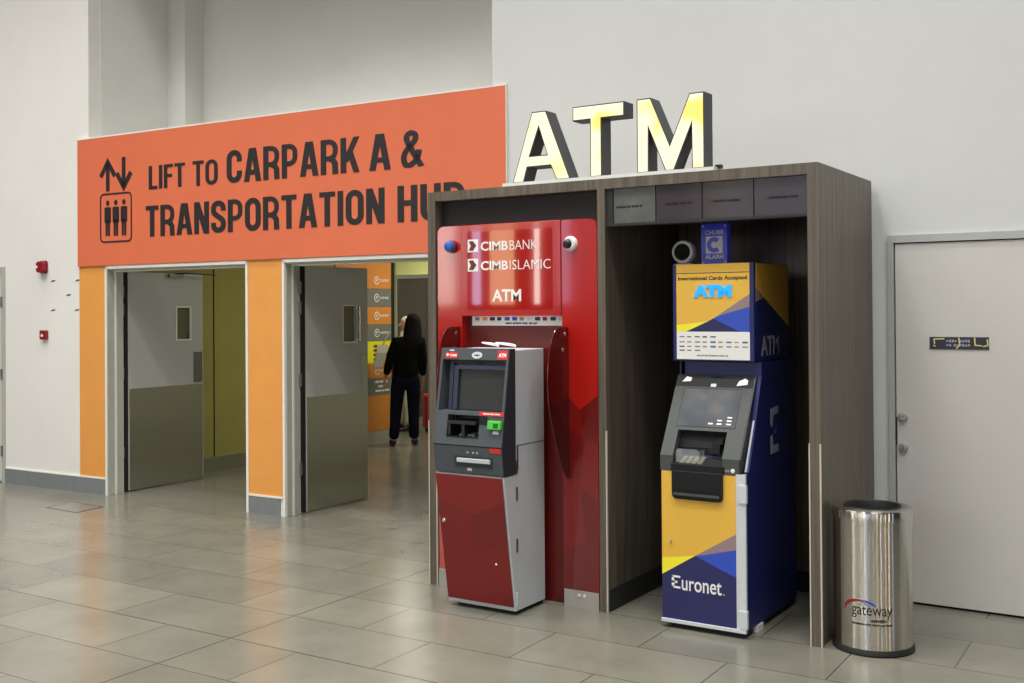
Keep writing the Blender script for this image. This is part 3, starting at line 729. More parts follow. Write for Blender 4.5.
# console shell: cheeks, bands, recess
b = MB()
PR = [(4.785, .740), (4.672, .740), (4.655, .89), (4.737, 1.393), (4.785, 1.393)]
PR2 = [(4.785, .740), (4.785, 1.393), (4.737, 1.393), (4.655, .89), (4.672, .740)]
b.px(PR2, X1-.014, X1); b.px(PR2, X0, X0+.014)
# top band with badges
b.px([(fr(0, 1.333)[1], 1.333), (4.785, 1.333), (4.785, 1.393), (4.737, 1.393)], X0+.014, X1-.014)
# lower front below the keypad area
b.px([(4.672, .740), (4.785, .740), (4.785, .925), (fr(0, .925)[1], .925), (4.655, .89)], X0+.014, X1-.014)
part(b, 'console_shell', ['fascia'], t)
part(MB().px([(p[0]+.002, p[1]) for p in PR2], X1-.0005, X1+.004), 'console_side', 'fascia_dark', t, label='dark slate side of the console')
# shelf between screen recess and keypad
part(MB().px([(fr(0, 1.045)[1], 1.045), (4.775, 1.045), (4.775, 1.066), (fr(0, 1.062)[1], 1.062)], X0+.014, X1-.014), 'screen_ledge', 'fascia', t)
part(MB().hex([(X0+.014, 4.77, 1.066), (X1-.014, 4.77, 1.066), (X1-.014, 4.785, 1.333), (X0+.014, 4.785, 1.333)], [(X0+.014, 4.755, 1.066), (X1-.014, 4.755, 1.066), (X1-.014, 4.78, 1.333), (X0+.014, 4.78, 1.333)]), 'recess_back', 'fascia_dark', t)
# tilted screen with a slate-blue bezel
def q4(x0, x1, za, zb, ya, yb, d): return [(x0, ya, za), (x1, ya, za), (x1, yb, zb), (x0, yb, zb)], [(x0, ya-d, za), (x1, ya-d, za), (x1, yb-d, zb), (x0, yb-d, zb)]
b = MB(); b.hex(*q4(-3.400, -3.372, 1.070, 1.300, 4.752, 4.775, .040)); b.hex(*q4(-3.440, -3.418, 1.070, 1.312, 4.745, 4.77, .015)); b.hex(*q4(-3.372, -3.072, 1.283, 1.305, 4.757, 4.759, .028))
part(b, 'screen_bezel', 'slate_blue', t)
b = MB(); b.hex(*q4(-3.372, -3.070, 1.068, 1.283, 4.748, 4.771, .022)); part(b, 'screen', 'screen_off', t, label='dark switched-off screen')
# keypad hood, label, reader
for xa_, xb2 in ((-3.200, X1-.014), (X0+.014, -3.405)):
    part(MB().hex([fr(xa_, .925), fr(xb2, .925), fr(xb2, 1.045), fr(xa_, 1.045)], [fr(xa_, .925, -.06), fr(xb2, .925, -.06), fr(xb2, 1.045, -.06), fr(xa_, 1.045, -.06)]), 'reader_panel', 'fascia', t)
part(MB().box(-3.405, -3.200, 4.752, 4.77, .925, 1.045), 'keypad_recess', 'black', t)
k_ = part(MB().hex([fr(-3.40, .932, .0), fr(-3.205, .932, .0), (-3.205, 4.75, .945), (-3.40, 4.75, .945)], [fr(-3.40, .926, .0), fr(-3.205, .926, .0), (-3.205, 4.75, .926), (-3.40, 4.75, .926)]), 'keypad_shelf', 'black', t)
b = MB()
for i in range(4):
    for j in range(4): b.box(-3.330+i*.026, -3.310+i*.026, 4.675+j*.017, 4.688+j*.017, .936+j*.002, .945+j*.002)
part(b, 'keypad_keys', 'hinge', k_)
# black shields at both sides of the keypad
b = MB()
b.hex([fr(-3.398, 1.000, .012), fr(-3.375, 1.000, .012), fr(-3.375, .940, .006), fr(-3.390, .940, .006)], [(-3.398, 4.75, 1.0), (-3.375, 4.75, 1.0), (-3.375, 4.75, .94), (-3.39, 4.75, .94)])
b.hex([fr(-3.305, 1.000, .012), fr(-3.285, 1.000, .012), fr(-3.285, .935, .006), fr(-3.300, .935, .006)], [(-3.305, 4.75, 1.0), (-3.285, 4.75, 1.0), (-3.285, 4.75, .935), (-3.30, 4.75, .935)])
b.hex([fr(-3.398, 1.012, .015), fr(-3.215, 1.012, .015), fr(-3.215, .998, .015), fr(-3.398, .998, .015)], [(-3.398, 4.75, 1.02), (-3.215, 4.75, 1.02), (-3.215, 4.75, 1.0), (-3.398, 4.75, 1.0)])
part(b, 'keypad_shield', 'black', t)
def plate(x0, x1, za, zb, d, dd=0.):
    return MB().hex([fr(x0, za, dd), fr(x1, za, dd), fr(x1, zb, dd), fr(x0, zb, dd)], [fr(x0, za, dd+d), fr(x1, za, dd+d), fr(x1, zb, dd+d), fr(x0, zb, dd+d)])
def FRT(x0, za, dd=0.):   # text on the sloping front
    return lambda a, b_, c: fr(x0+a, za+b_, dd+c)
p = plate(-3.202, -3.053, 1.047, 1.067, .004); lb = part(p, 'red_label', 'red_label', t)
part(MB().text('~644', FRT(-3.18, 1.053, .004), .105, .008, .0006, .02), 'lettering', 'white', lb)
part(plate(-3.200, -3.152, 1.000, 1.042, .003), 'card_slot', 'gap', t)
p = part(plate(-3.138, -3.056, .980, 1.024, .022), 'card_reader', 'green', t, bevel=.004, label='bright green lit card reader')
part(MB().hex([fr(-3.100, .990, .022), fr(-3.070, .990, .022), fr(-3.070, 1.012, .022), fr(-3.100, 1.012, .022)], [fr(-3.1, .99, .024), fr(-3.07, .99, .024), fr(-3.07, 1.012, .024), fr(-3.1, 1.012, .024)]), 'card_mouth', 'green_dark', p)
part(MB().hex([fr(-3.117, .956, 0), fr(-3.073, .956, 0), fr(-3.080, .971, 0), fr(-3.108, .971, 0)], [fr(-3.117, .956, .001), fr(-3.073, .956, .001), fr(-3.080, .971, .001), fr(-3.108, .971, .001)]), 'reader_sticker', 'white', t)
part(plate(X0, X1, .884, .889, .0008), 'console_seam', 'gap', t)
# badges on the top band
p = part(plate(-3.452, -3.375, 1.340, 1.371, .002), 'bank_badge', 'red_label', t, label='small red bank badge')
part(MB().text('CIMB', FRT(-3.425, 1.349, .002), .045, .013, .0006, .03).hex([fr(-3.447, 1.35, .002), fr(-3.43, 1.356, .002), fr(-3.43, 1.360, .002), fr(-3.447, 1.366, .002)], [fr(-3.447, 1.35, .003), fr(-3.43, 1.356, .003), fr(-3.43, 1.36, .003), fr(-3.447, 1.366, .003)]), 'lettering', 'white', p)
part(plate(-3.430, -3.40, 1.378, 1.386, .001), 'maker_badge', 'pale_metal', t)
b = MB(); b.prism(arc(-3.250, 1.358, .033, .018, 0, 345, 23), 0, .003, lambda a, c, d: fr(a, c, d))
p = part(b, 'round_badge', 'pale_metal', t); part(MB().text('~4', FRT(-3.268, 1.353, .003), .036, .010, .0006, .02), 'lettering', 'ink', p)
p = part(plate(-3.121, -3.058, 1.338, 1.384, .002), 'atm_badge', 'red_label', t, label='red square badge reading ATM')
part(MB().text('ATM', FRT(-3.113, 1.350, .002), .046, .020, .0006, .04), 'lettering', 'white', p)
b = MB(); b.prism(arc(-3.255, 1.305, .022, .012, 0, 345, 15), 0, .002, lambda a, c, d: (a, 4.778-d, c)); part(b, 'camera_eye', 'black', t)
# dispenser
p = part(plate(-3.352, -3.112, .776, .832, .003), 'dispenser_frame', 'fascia_dark', t)
part(plate(-3.332, -3.124, .800, .822, .012, .0), 'dispenser_shutter', 'pale_metal', p, label='pale metal cash shutter', bevel=.002)
part(plate(-3.125, -3.056, .858, .882, .002), 'red_label', 'red_label', t)
part(plate(-3.275, -3.246, .756, .770, .001), 'maker_badge', 'pale_metal', t)
b = MB()
for x in (-3.265, -3.23, -3.205): part(MB().prism(arc(x, .853, .005, .005, 0, 330, 9), 0, .002, lambda a, c, d: fr(a, c, d)), 'indicator_lamp', 'silver', t)
# red lower door in facets
D = lambda x, z, d: fr(x, z, d)
def facets(mb, polys, d0, d1):
    for poly, mi in polys:
        n = len(poly)
        mb.add([fr(x, z, d0) for x, z in poly]+[fr(x, z, d1) for x, z in poly], [tuple(range(n)), tuple(reversed(range(n, 2*n)))]+[(i, i+n, (i+1) % n+n, (i+1) % n) for i in range(n)], mi)
    return mb
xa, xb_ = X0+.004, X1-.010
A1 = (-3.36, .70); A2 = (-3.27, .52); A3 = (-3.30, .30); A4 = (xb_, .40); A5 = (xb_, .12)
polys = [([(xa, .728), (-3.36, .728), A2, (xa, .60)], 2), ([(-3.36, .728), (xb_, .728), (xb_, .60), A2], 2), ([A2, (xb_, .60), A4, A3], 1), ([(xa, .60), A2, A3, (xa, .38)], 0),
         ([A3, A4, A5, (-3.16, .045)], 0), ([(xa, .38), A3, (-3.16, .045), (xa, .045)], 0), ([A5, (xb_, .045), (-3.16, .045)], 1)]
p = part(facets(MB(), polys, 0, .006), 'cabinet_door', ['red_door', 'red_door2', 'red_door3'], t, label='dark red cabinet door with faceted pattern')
b = MB().lathe([(0, -.012), (.008, -.012), (.012, -.006), (.013, 0), (0, 0)], (-3.452, fr(0, .475)[1]-.006, .475), 'y', 18)
part(b, 'lock', 'steel_bright', p, smooth=True)
part(MB().lathe([(0, -.003), (.006, -.002), (.006, 0), (0, 0)], (-3.143, fr(0, .268)[1]-.006, .268), 'y', 10), 'sticker_dot', 'white', p)
# cable coil lying on top
b = MB()
for cx, r_ in ((-3.30, .05), (-3.20, .06)):
    b.tube([(cx+r_*math.cos(a*.4), 4.93+r_*.6*math.sin(a*.4), 1.398+.02*math.sin(a*.2)) for a in range(0, 17)], .004, 6)
part(b, 'loose_cable', 'white_plastic', t)

# ================================================================ BLUE AND YELLOW CASH MACHINE
EX0, EX1 = -2.330, -1.886
t = thing('cash_machine', 'navy and yellow cash machine with a lit topper, right of the two', 'cash machine', (-2.11, 5.35, 0))
part(MB().px([(5.036, .035), (5.78, .035), (5.78, 1.325), (5.262, 1.325), (5.262, 1.255), (5.075, .80), (5.036, .79)], EX0, EX1), 'cabinet', 'navy', t, bevel=.003)
part(MB().box(EX0+.02, EX1-.02, 5.08, 5.72, 0, .035), 'plinth', 'rubber', t)
part(MB().box(EX0, EX1, 5.012, 5.036, .028, .044), 'base_strip', 'pale_metal', t)
part(MB().box(-1.935, EX1, 5.020, 5.036, .044, .792), 'hinge_strip', 'pale_metal', t, label='pale grey strip down the right of the door')
for z in (.655, .05): part(MB().box(-1.922, EX1+.006, 5.014, 5.034, z, z+.085), 'hinge', 'pale_metal', t)
part(MB().box(-1.905, -1.880, 5.16, 5.24, 0, .032), 'foot_block', 'white_plastic', t, label='white foot block showing at the right side')
part(MB().box(EX1, EX1+.0015, 5.08, 5.78, .788, .792), 'cabinet_seam', 'navy_dark', t)
# yellow door with colour fields
y0, y1 = 5.022, 5.036
xl, xr = EX0+.002, -1.937
b = MB()
mid = (-2.150, .372)
b.py([(xl, .345), mid, (xr, .500), (xr, .783), (xl, .783)], y0, y1, 0)      # yellow
b.py([(xl, .345), (xl, .262), mid], y0, y1, 1)                              # lemon
b.py([mid, (-2.10, .382), (xr, .425), (xr, .500)], y0, y1, 2)               # taupe
b.py([mid, (xr, .290), (xr, .425), (-2.10, .382)], y0, y1, 3)               # cobalt
b.py([(xl, .262), (xl, .044), (xr, .044), (xr, .290), mid], y0, y1, 4)      # navy
dr = part(b, 'cabinet_door', ['yellow', 'lemon', 'taupe', 'blue_mid', 'navy_dark'], t, label='yellow door with lemon, taupe, cobalt and navy fields')
b = MB()
b.text('uronet', F(-2.222, .194, y0), .210, .062, .0015, .008)
b.text('.', F(-2.004, .196, y0), .006, .006, .0015)
g_ = F(0, 0, y0)
for z_, w_ in ((.253, .046), (.226, .030), (.200, .046)):
    b.prism([(-2.276, z_), (-2.276+w_, z_), (-2.276+w_, z_+.010), (-2.276, z_+.010)], 0, .0015, g_)
b.prism([(-2.276, .232), (-2.258, .232), (-2.270, .262), (-2.276, .262)], 0, .0015, g_)
b.prism([(-2.276, .200), (-2.268, .200), (-2.256, .232), (-2.276, .236)], 0, .0015, g_)
part(b, 'lettering', 'white', dr)
part(MB().lathe([(0, -.010), (.006, -.010), (.008, 0), (0, 0)], (-2.280, y0, .432), 'y', 14), 'lock', 'steel_bright', dr, smooth=True)
# black cash pocket hanging from the console over the door
pr_ = rrect(-2.268, -1.999, .648, .790, .025, 5, (1, 1, 0, 0))
p = part(MB().py(pr_, 5.008, 5.022), 'cash_pocket', 'console_dark', t, bevel=.004, label='black cash pocket with rounded bottom corners')
part(MB().box(-2.250, -2.022, 5.006, 5.008, .695, .735), 'cash_slot', 'gap', p)
part(MB().box(-2.258, -2.014, 5.002, 5.008, .668, .680), 'pocket_lip', 'console', p)
# console
def er(x, z, d=0.):
    y = 5.022 if z < .862 else 5.022+(z-.862)*.585
    return (x, y-d, z)
def eplate(x0, x1, za, zb, d, dd=0.):
    return MB().hex([er(x0, za, dd), er(x1, za, dd), er(x1, zb, dd), er(x0, zb, dd)], [er(x0, za, dd+d), er(x1, za, dd+d), er(x1, zb, dd+d), er(x0, zb, dd+d)])
CX0, CX1 = EX0-.004, -1.918
b = MB()
def slab(x0, x1, za, zb, d=.05): b.hex([er(x0, za), er(x1, za), er(x1, zb), er(x0, zb)], [er(x0, za, -d), er(x1, za, -d), er(x1, zb, -d), er(x0, zb, -d)])
slab(CX0, -2.266, .862, 1.195); slab(-2.005, CX1, .862, 1.195); slab(-2.266, -2.005, .985, 1.195)
slab(CX0, -2.266, .785, .862); slab(-2.005, CX1, .785, .862); 
part(b, 'console_shell', 'console', t)
part(MB().py([(-2.274, .786), (-1.995, .786), (-1.995, .824), (-2.274, .824)], 5.012, 5.03), 'console_lip', 'console_dark', t, bevel=.003)
b = MB(); b.hex([er(CX0, 1.195), er(CX1, 1.195), er(CX1, 1.255), er(CX0, 1.255)], [er(CX0, 1.195, -.05), er(CX1, 1.195, -.05), er(CX1, 1.255, -.05), er(CX0, 1.255, -.05)])
top_ = part(b, 'console_brow', 'console_dark', t)
part(MB().hex([er(CX1, .785, .002), er(CX1+.012, .785, .0), er(CX1+.012, 1.255, 0), er(CX1, 1.255, .002)], [er(CX1, .785, -.05), er(CX1+.012, .785, -.05), er(CX1+.012, 1.255, -.05), er(CX1, 1.255, -.05)]), 'console_rim', 'black', t) if False else None
b = MB()
b.hex([er(CX1, .862, .0), er(CX1+.010, .862), er(CX1+.010, 1.255), er(CX1, 1.255)], [er(CX1, .862, -.06), er(CX1+.010, .862, -.06), er(CX1+.010, 1.255, -.06), er(CX1, 1.255, -.06)])
b.box(CX1, CX1+.010, 5.022, 5.07, .785, .862)
part(b, 'console_rim', 'black', t)
b = MB(); b.hex([er(CX1+.016, .80, -.03), er(CX1+.024, .80, -.03), er(CX1+.024, 1.20, -.035), er(CX1+.016, 1.20, -.035)], [er(CX1+.016, .80, -.07), er(CX1+.024, .80, -.07), er(CX1+.024, 1.20, -.07), er(CX1+.016, 1.20, -.07)])
part(b, 'side_edge_strip', 'pale_metal', t)
def screen_mat():
    m = bpy.data.materials.new('lit touch screen picture'); m.use_nodes = True
    N = m.node_tree.nodes; Lk = m.node_tree.links; p = N['Principled BSDF']
    tc = N.new('ShaderNodeTexCoord'); nz = N.new('ShaderNodeTexNoise'); nz.inputs['Scale'].default_value = 6; nz.inputs['Detail'].default_value = 2
    Lk.new(tc.outputs['Object'], nz.inputs['Vector'])
    cr = N.new('ShaderNodeValToRGB'); e = cr.color_ramp.elements
    e[0].position = .35; e[0].color = (*lin((84, 90, 94)), 1); e[1].position = .7; e[1].color = (*lin((168, 140, 124)), 1)
    x = e.new(.52); x.color = (*lin((112, 114, 114)), 1)
    Lk.new(nz.outputs['Color'], cr.inputs[0]); Lk.new(cr.outputs[0], p.inputs['Emission Color'])
    p.inputs['Emission Strength'].default_value = .75; p.inputs['Base Color'].default_value = (.03, .03, .035, 1); p.inputs['Roughness'].default_value = .12
    return m
M['screen_lit'] = screen_mat()
part(eplate(-2.283, -1.966, 1.000, 1.190, .001), 'screen_bezel', 'black', t)
sc_ = part(eplate(-2.277, -1.972, 1.006, 1.184, .001, .001), 'screen', 'screen_lit', t, label='glowing screen with a soft grey and pink picture')
b = MB()
for x, z in ((-2.10, 1.018), (-2.055, 1.018), (-2.055, 1.034), (-2.005, 1.018), (-2.005, 1.034), (-2.005, 1.050)): 
    b = MB(); b.hex([er(x-.012, z, .002), er(x+.012, z, .002), er(x+.012, z+.006, .002), er(x-.012, z+.006, .002)], [er(x-.012, z, .003), er(x+.012, z, .003), er(x+.012, z+.006, .003), er(x-.012, z+.006, .003)])
    part(b, 'screen_button', 'white', sc_)
# stickers
part(MB().prism([(-2.303, 1.218), (-2.255, 1.222), (-2.252, 1.240), (-2.28, 1.246)], 0, .0012, lambda a, c, d: er(a, c, d)), 'sticker', 'white', top_)
part(MB().prism([(-2.004, 1.205), (-1.948, 1.212), (-1.948, 1.232), (-1.965, 1.242), (-1.995, 1.228)], 0, .0012, lambda a, c, d: er(a, c, d)), 'sticker', 'white', top_)
part(eplate(-2.141, -2.112, 1.197, 1.212, .0012), 'maker_badge', 'pale_metal', top_)
part(MB().prism(arc(-2.12, 1.246, .03, .006, 0, 340, 14), 0, .002, lambda a, c, d: er(a, c, d)), 'camera_slot', 'gap', top_)
# recess with keypad
b = MB().box(-2.266, -2.005, 5.10, 5.115, .82, .90).hex([(-2.266, 5.10, .90), (-2.005, 5.10, .90), (-2.005, 5.135, .985), (-2.266, 5.135, .985)], [(-2.266, 5.115, .90), (-2.005, 5.115, .90), (-2.005, 5.15, .985), (-2.266, 5.15, .985)])
part(b, 'recess_back', 'console_dark', t)
sh_ = part(MB().hex([(-2.266, 5.022, .815), (-2.005, 5.022, .815), (-2.005, 5.11, .85), (-2.266, 5.11, .85)], [(-2.266, 5.022, .822), (-2.005, 5.022, .822), (-2.005, 5.11, .858), (-2.266, 5.11, .858)]), 'keypad_shelf', 'console_dark', t)
b = MB()
for i in range(4):
    for j in range(4):
        x = -2.235+i*.032; y = 5.032+j*.017; z = .822+(y-5.022)*.41
        b.box(x, x+.024, y, y+.012, z, z+.007)
b.box(-2.245, -2.105, 5.028, 5.100, .820, .8235)
part(b, 'keypad', 'keys', sh_, label='pale metal keypad')
b = MB(); b.prism([(-2.250, .83), (-2.125, .83), (-2.125, .885), (-2.140, .897), (-2.240, .897), (-2.250, .885)], 0, .004, lambda a, c, d: (a, 5.026+d, c))
b.box(-2.250, -2.246, 5.026, 5.09, .83, .89).box(-2.129, -2.125, 5.026, 5.09, .83, .89)
part(b, 'keypad_guard', 'perspex', sh_, label='clear plastic guard round the keypad')
part(MB().box(-2.075, -2.035, 5.075, 5.105, .905, .935).box(-2.048, -2.020, 5.07, 5.105, .925, .95).box(-2.10, -2.04, 5.085, 5.11, .875, .905), 'card_reader', 'black', t)
part(MB().lathe([(0, -.004), (.010, -.003), (.011, 0), (0, 0)], (-1.950, 5.022, .806), 'y', 16), 'headphone_socket', 'white', t)
part(MB().text('~5', F(-1.992, .800, 5.022), .025, .010, .0006), 'lettering', 'faint_white', t)
# neck and lit topper
part(MB().box(EX0+.03, EX1-.025, 5.268, 5.275, 1.255, 1.33).box(EX0+.01, EX0+.03, 5.262, 5.275, 1.255, 1.33), 'neck', 'navy', t)
TY = 5.205
b = MB().box(-2.342, -1.904, TY+.004, 5.735, 1.328, 1.826)
tp = part(b, 'topper_box', 'navy', t, bevel=.003)
b = MB()
tl, tr = -2.320, -1.926
def pf(poly, mi): b.py(poly, TY, TY+.006, mi)
k0 = (-2.118, 1.546)
pf([(tl, 1.512), (-2.145, 1.532), k0, (tr, 1.667), (tr, 1.776), (tl, 1.776)], 0)
pf([(tl, 1.780), (tr, 1.780), (tr, 1.824), (tl, 1.824)], 0)
pf([(tl, 1.512), (tl, 1.478), (-2.268, 1.478), (-2.145, 1.532)], 1)
pf([k0, (-2.08, 1.562), (tr, 1.604), (tr, 1.667)], 2)
pf([(-2.118, 1.546), (-1.975, 1.478), (tr, 1.478), (tr, 1.604), (-2.08, 1.562)], 3)
pf([(-2.268, 1.478), (-1.975, 1.478), (-2.118, 1.546), (-2.145, 1.532)], 4)
fc = part(b, 'topper_face', ['yellow', 'lemon', 'taupe', 'blue_mid', 'navy_dark'], tp, label='yellow face with taupe, cobalt and navy fields')
b = MB().text('International Cards Accepted', F(-2.310, 1.736, TY), .372, .026, .0012, .02, 0)
b.text('ATM', F(-2.225, 1.655, TY), .205, .062, .006, .06, 1)
part(b, 'lettering', ['ink', 'sky_lit'], tp, label='small black line over glowing blue letters ATM')
b = MB().box(tl, tr, TY, TY+.006, 1.336, 1.478)
cd = part(b, 'card_panel', 'white', tp, label='white panel of small card logos')
b = MB(); cc = ['skirt', 'logo_red', 'logo_navy', 'logo_teal', 'ink', 'logo_olive', 'logo_olive', 'hinge']
M['logo_red'] = mat('logo print red', (170, 80, 70), .6); M['logo_navy'] = mat('logo print navy', (60, 70, 110), .6); M['logo_teal'] = mat('logo print teal', (70, 120, 140), .6); M['logo_olive'] = mat('logo print olive', (170, 165, 110), .6)
rows = [(1.452, [0, 1, 2, 3, 4]), (1.425, [0, 0, 7, 1, 3, 6, 2, 5, 3]), (1.402, [4, 0, 7, 7, 3, 6, 7, 7, 0]), (1.382, [2, 7, 7])]
for z, r_ in rows:
    for i, mi in enumerate(r_):
        x = -2.305+i*.0425
        hh_ = .0045 if mi in (3, 6) else .003; b.py(rrect(x, x+(.024 if i % 2 else .029), z-hh_, z+hh_, .002, 2), TY-.0006, TY, mi)
b.text('~5349363', F(-2.21, 1.352, TY), .17, .008, .0006, 0, 7)
part(b, 'card_logos', cc, cd)
# coloured fields and lettering on the right sides
sx = -1.904
def side(poly, mi, x0=sx, x1=sx+.0015): b.px(poly, x0, x1, mi)
b = MB()
side([(5.235, 1.823), (5.732, 1.823), (5.732, 1.500), (5.235, 1.700)], 0)
side([(5.235, 1.700), (5.235, 1.630), (5.35, 1.648)], 1)
side([(5.235, 1.630), (5.235, 1.480), (5.40, 1.580), (5.35, 1.648)], 2)
part(b, 'side_pattern', ['yellow', 'taupe', 'navy'], tp)
SF = lambda y, z, x: (lambda a, c, d: (x+d, y+a, z+c))
part(MB().text('ATM', SF(5.31, 1.355, sx), .265, .10, .0015, .01), 'side_lettering', 'faint_white', tp)
b = MB(); sfn = lambda a, c, d: (EX1+d, a, c)
b.prism([(5.385, 1.080), (5.500, 1.090), (5.500, 1.052), (5.425, 1.046), (5.410, .985), (5.385, 1.0)], 0, .0015, sfn)
b.prism([(5.385, .850), (5.500, .855), (5.500, .893), (5.425, .890), (5.410, .950), (5.385, .935)], 0, .0015, sfn)
part(b, 'side_emblem', 'faint_white', t, label='pale bracket-shaped emblem on the navy side')
b = MB(); b.prism([(5.44, .955), (5.475, .985), (5.46, .945)], 0, .0015, sfn); part(b, 'side_emblem', 'blue_mid', t, label='small blue piece of the side emblem')

# ================================================================ ALARM SIGN AND CAMERA ABOVE THE BLUE MACHINE
ay = 5.50
t = thing('alarm_sign', 'small violet-blue plate reading CHUBB ALARM with a big letter C', 'sign', (-2.23, ay, 1.826))
b = MB().py(rrect(-2.304, -2.156, 1.832, 2.052, .004, 2), ay, ay+.05); pl_ = part(b, 'alarm_box', 'sign_blue', t)
b = MB().text('CHUBB', F(-2.281, 1.993, ay), .104, .024, .001, .01)
b.text('ALARM', F(-2.281, 1.862, ay), .104, .023, .001, .03)
b.box(-2.277, -2.182, ay-.001, ay, 1.892, 1.984)
part(b, 'lettering', 'white', pl_)
b = MB(); b.ribbon(arc(-2.229, 1.938, .030, .030, 45, 315, 18), .024, lambda a, c, d: (a, ay-.001-d, c), .001); part(b, 'letter_c', 'sign_blue', pl_, label='blue letter C in a white square')
for x, z in ((-2.294, 2.040), (-2.166, 2.040), (-2.294, 1.844), (-2.166, 1.844)): part(MB().lathe([(0, -.004), (.005, -.003), (.006, 0), (0, 0)], (x, ay, z), 'y', 10), 'screw', 'white', pl_)
part(MB().tube([(-2.303, ay+.02, 1.86), (-2.318, ay+.015, 1.845), (-2.325, ay+.01, 1.832)], .003, 6), 'cable', 'black', t)

t = thing('dome_camera', 'round white camera with a black face on top of the blue machine', 'camera', (-2.398, 5.49, 1.826))
part(MB().box(-2.452, -2.352, 5.47, 5.50, 1.826, 1.842), 'base', 'white_plastic', t, bevel=.004)
b = MB().lathe([(0, .05), (.050, .05), (.060, .03), (.064, -.01), (.060, -.025), (.048, -.030), (.044, -.022), (0, -.022)], (-2.400, 5.49, 1.904), 'y', 36)
hs = part(b, 'housing', 'white_plastic', t, smooth=True)
part(MB().lathe([(0, -.020), (.046, -.020), (.044, -.030), (.026, -.038), (0, -.041)], (-2.400, 5.49, 1.904), 'y', 30), 'lens_cover', 'gap', hs, smooth=True)
part(MB().box(-2.425, -2.385, 5.447, 5.449, 1.905, 1.909), 'mark', 'pale_metal', hs) if False else None

# ================================================================ BIN
bc = Vector((-1.344, 5.238, 0))
t = thing('waste_bin', 'round brushed stainless steel waste bin with a gateway logo, standing right of the kiosk', 'bin', tuple(bc))
part(MB().lathe([(.172, .018), (.178, .022), (.178, .622), (.172, .622), (.172, .018)], bc, n=72, cap=False), 'body', 'steel_bin', t, smooth=True)
part(MB().lathe([(0, 0), (.183, 0), (.187, .008), (.185, .020), (.180, .030), (0, .030)], bc, n=64), 'base_ring', 'rubber', t, smooth=True)
part(MB().lathe([(.184, .618), (.184, .652), (.180, .660), (.150, .664), (.128, .662), (.126, .640), (.176, .618), (.184, .618)], bc, n=72, cap=False), 'lid_rim', 'steel_bin', t, smooth=True)
part(MB().lathe([(.132, .662), (.131, .668), (.126, .668), (.121, .660), (.121, .56), (.125, .56), (.126, .655), (.132, .662)], bc, n=64, cap=False), 'opening_ring', 'rubber', t, smooth=True)
part(MB().lathe([(0, .50), (.165, .50), (.165, .505), (0, .505)], bc, n=32), 'liner', 'gap', t)
dv = Vector((1.344, -5.238, 0)).normalized(); tv = Vector((-dv.y, dv.x, 0))
if tv.x < 0: tv = -tv
def BN(a0, z0, rr=.178):
    def fn(a, c, d):
        th = (a0+a)/rr; p = bc+(dv*math.cos(th)+tv*math.sin(th))*(rr+d); return (p.x, p.y, z0+c)
    return fn
bd = bpy.data.objects['body']
b = MB(); b.text('gateway', BN(-.098, .172), .185, .058, .0008, .0)
b.text('~7', BN(-.01, .158), .07, .014, .0008, .0)
b.text('~385746', BN(-.098, .142), .185, .009, .0008, -.01)
part(b, 'logo_lettering', 'ink', t, label='dark lettering gateway')
b = MB()
def swoosh(pts, ws, mi):
    for i in range(len(pts)-1):
        q = []
        for (p, w) in ((pts[i], ws[i]), (pts[i+1], ws[i+1])): q += [(p[0], p[1]-w/2), (p[0], p[1]+w/2)]
        b.prism([q[0], q[2], q[3], q[1]], 0, .0008, BN(0, 0), mi)
sw = smoothpts([(-.138, .212), (-.115, .238), (-.075, .252), (-.035, .252), (0, .240), (.012, .231)], 5)
n_ = len(sw)
swoosh(sw[:n_//2+1], [.026-.020*i/(n_//2) for i in range(n_//2+1)], 0)
swoosh(sw[n_//2:], [.006+.006*math.sin(PI*i/(n_-n_//2)) for i in range(n_-n_//2)], 1)
swoosh([(-.055, .250), (-.030, .238), (-.015, .228)], [.003, .004, .002], 2)
part(b, 'logo_swoosh', ['alarm_red', 'blue_mid', 'ink'], t, label='red to blue swoosh above the lettering')

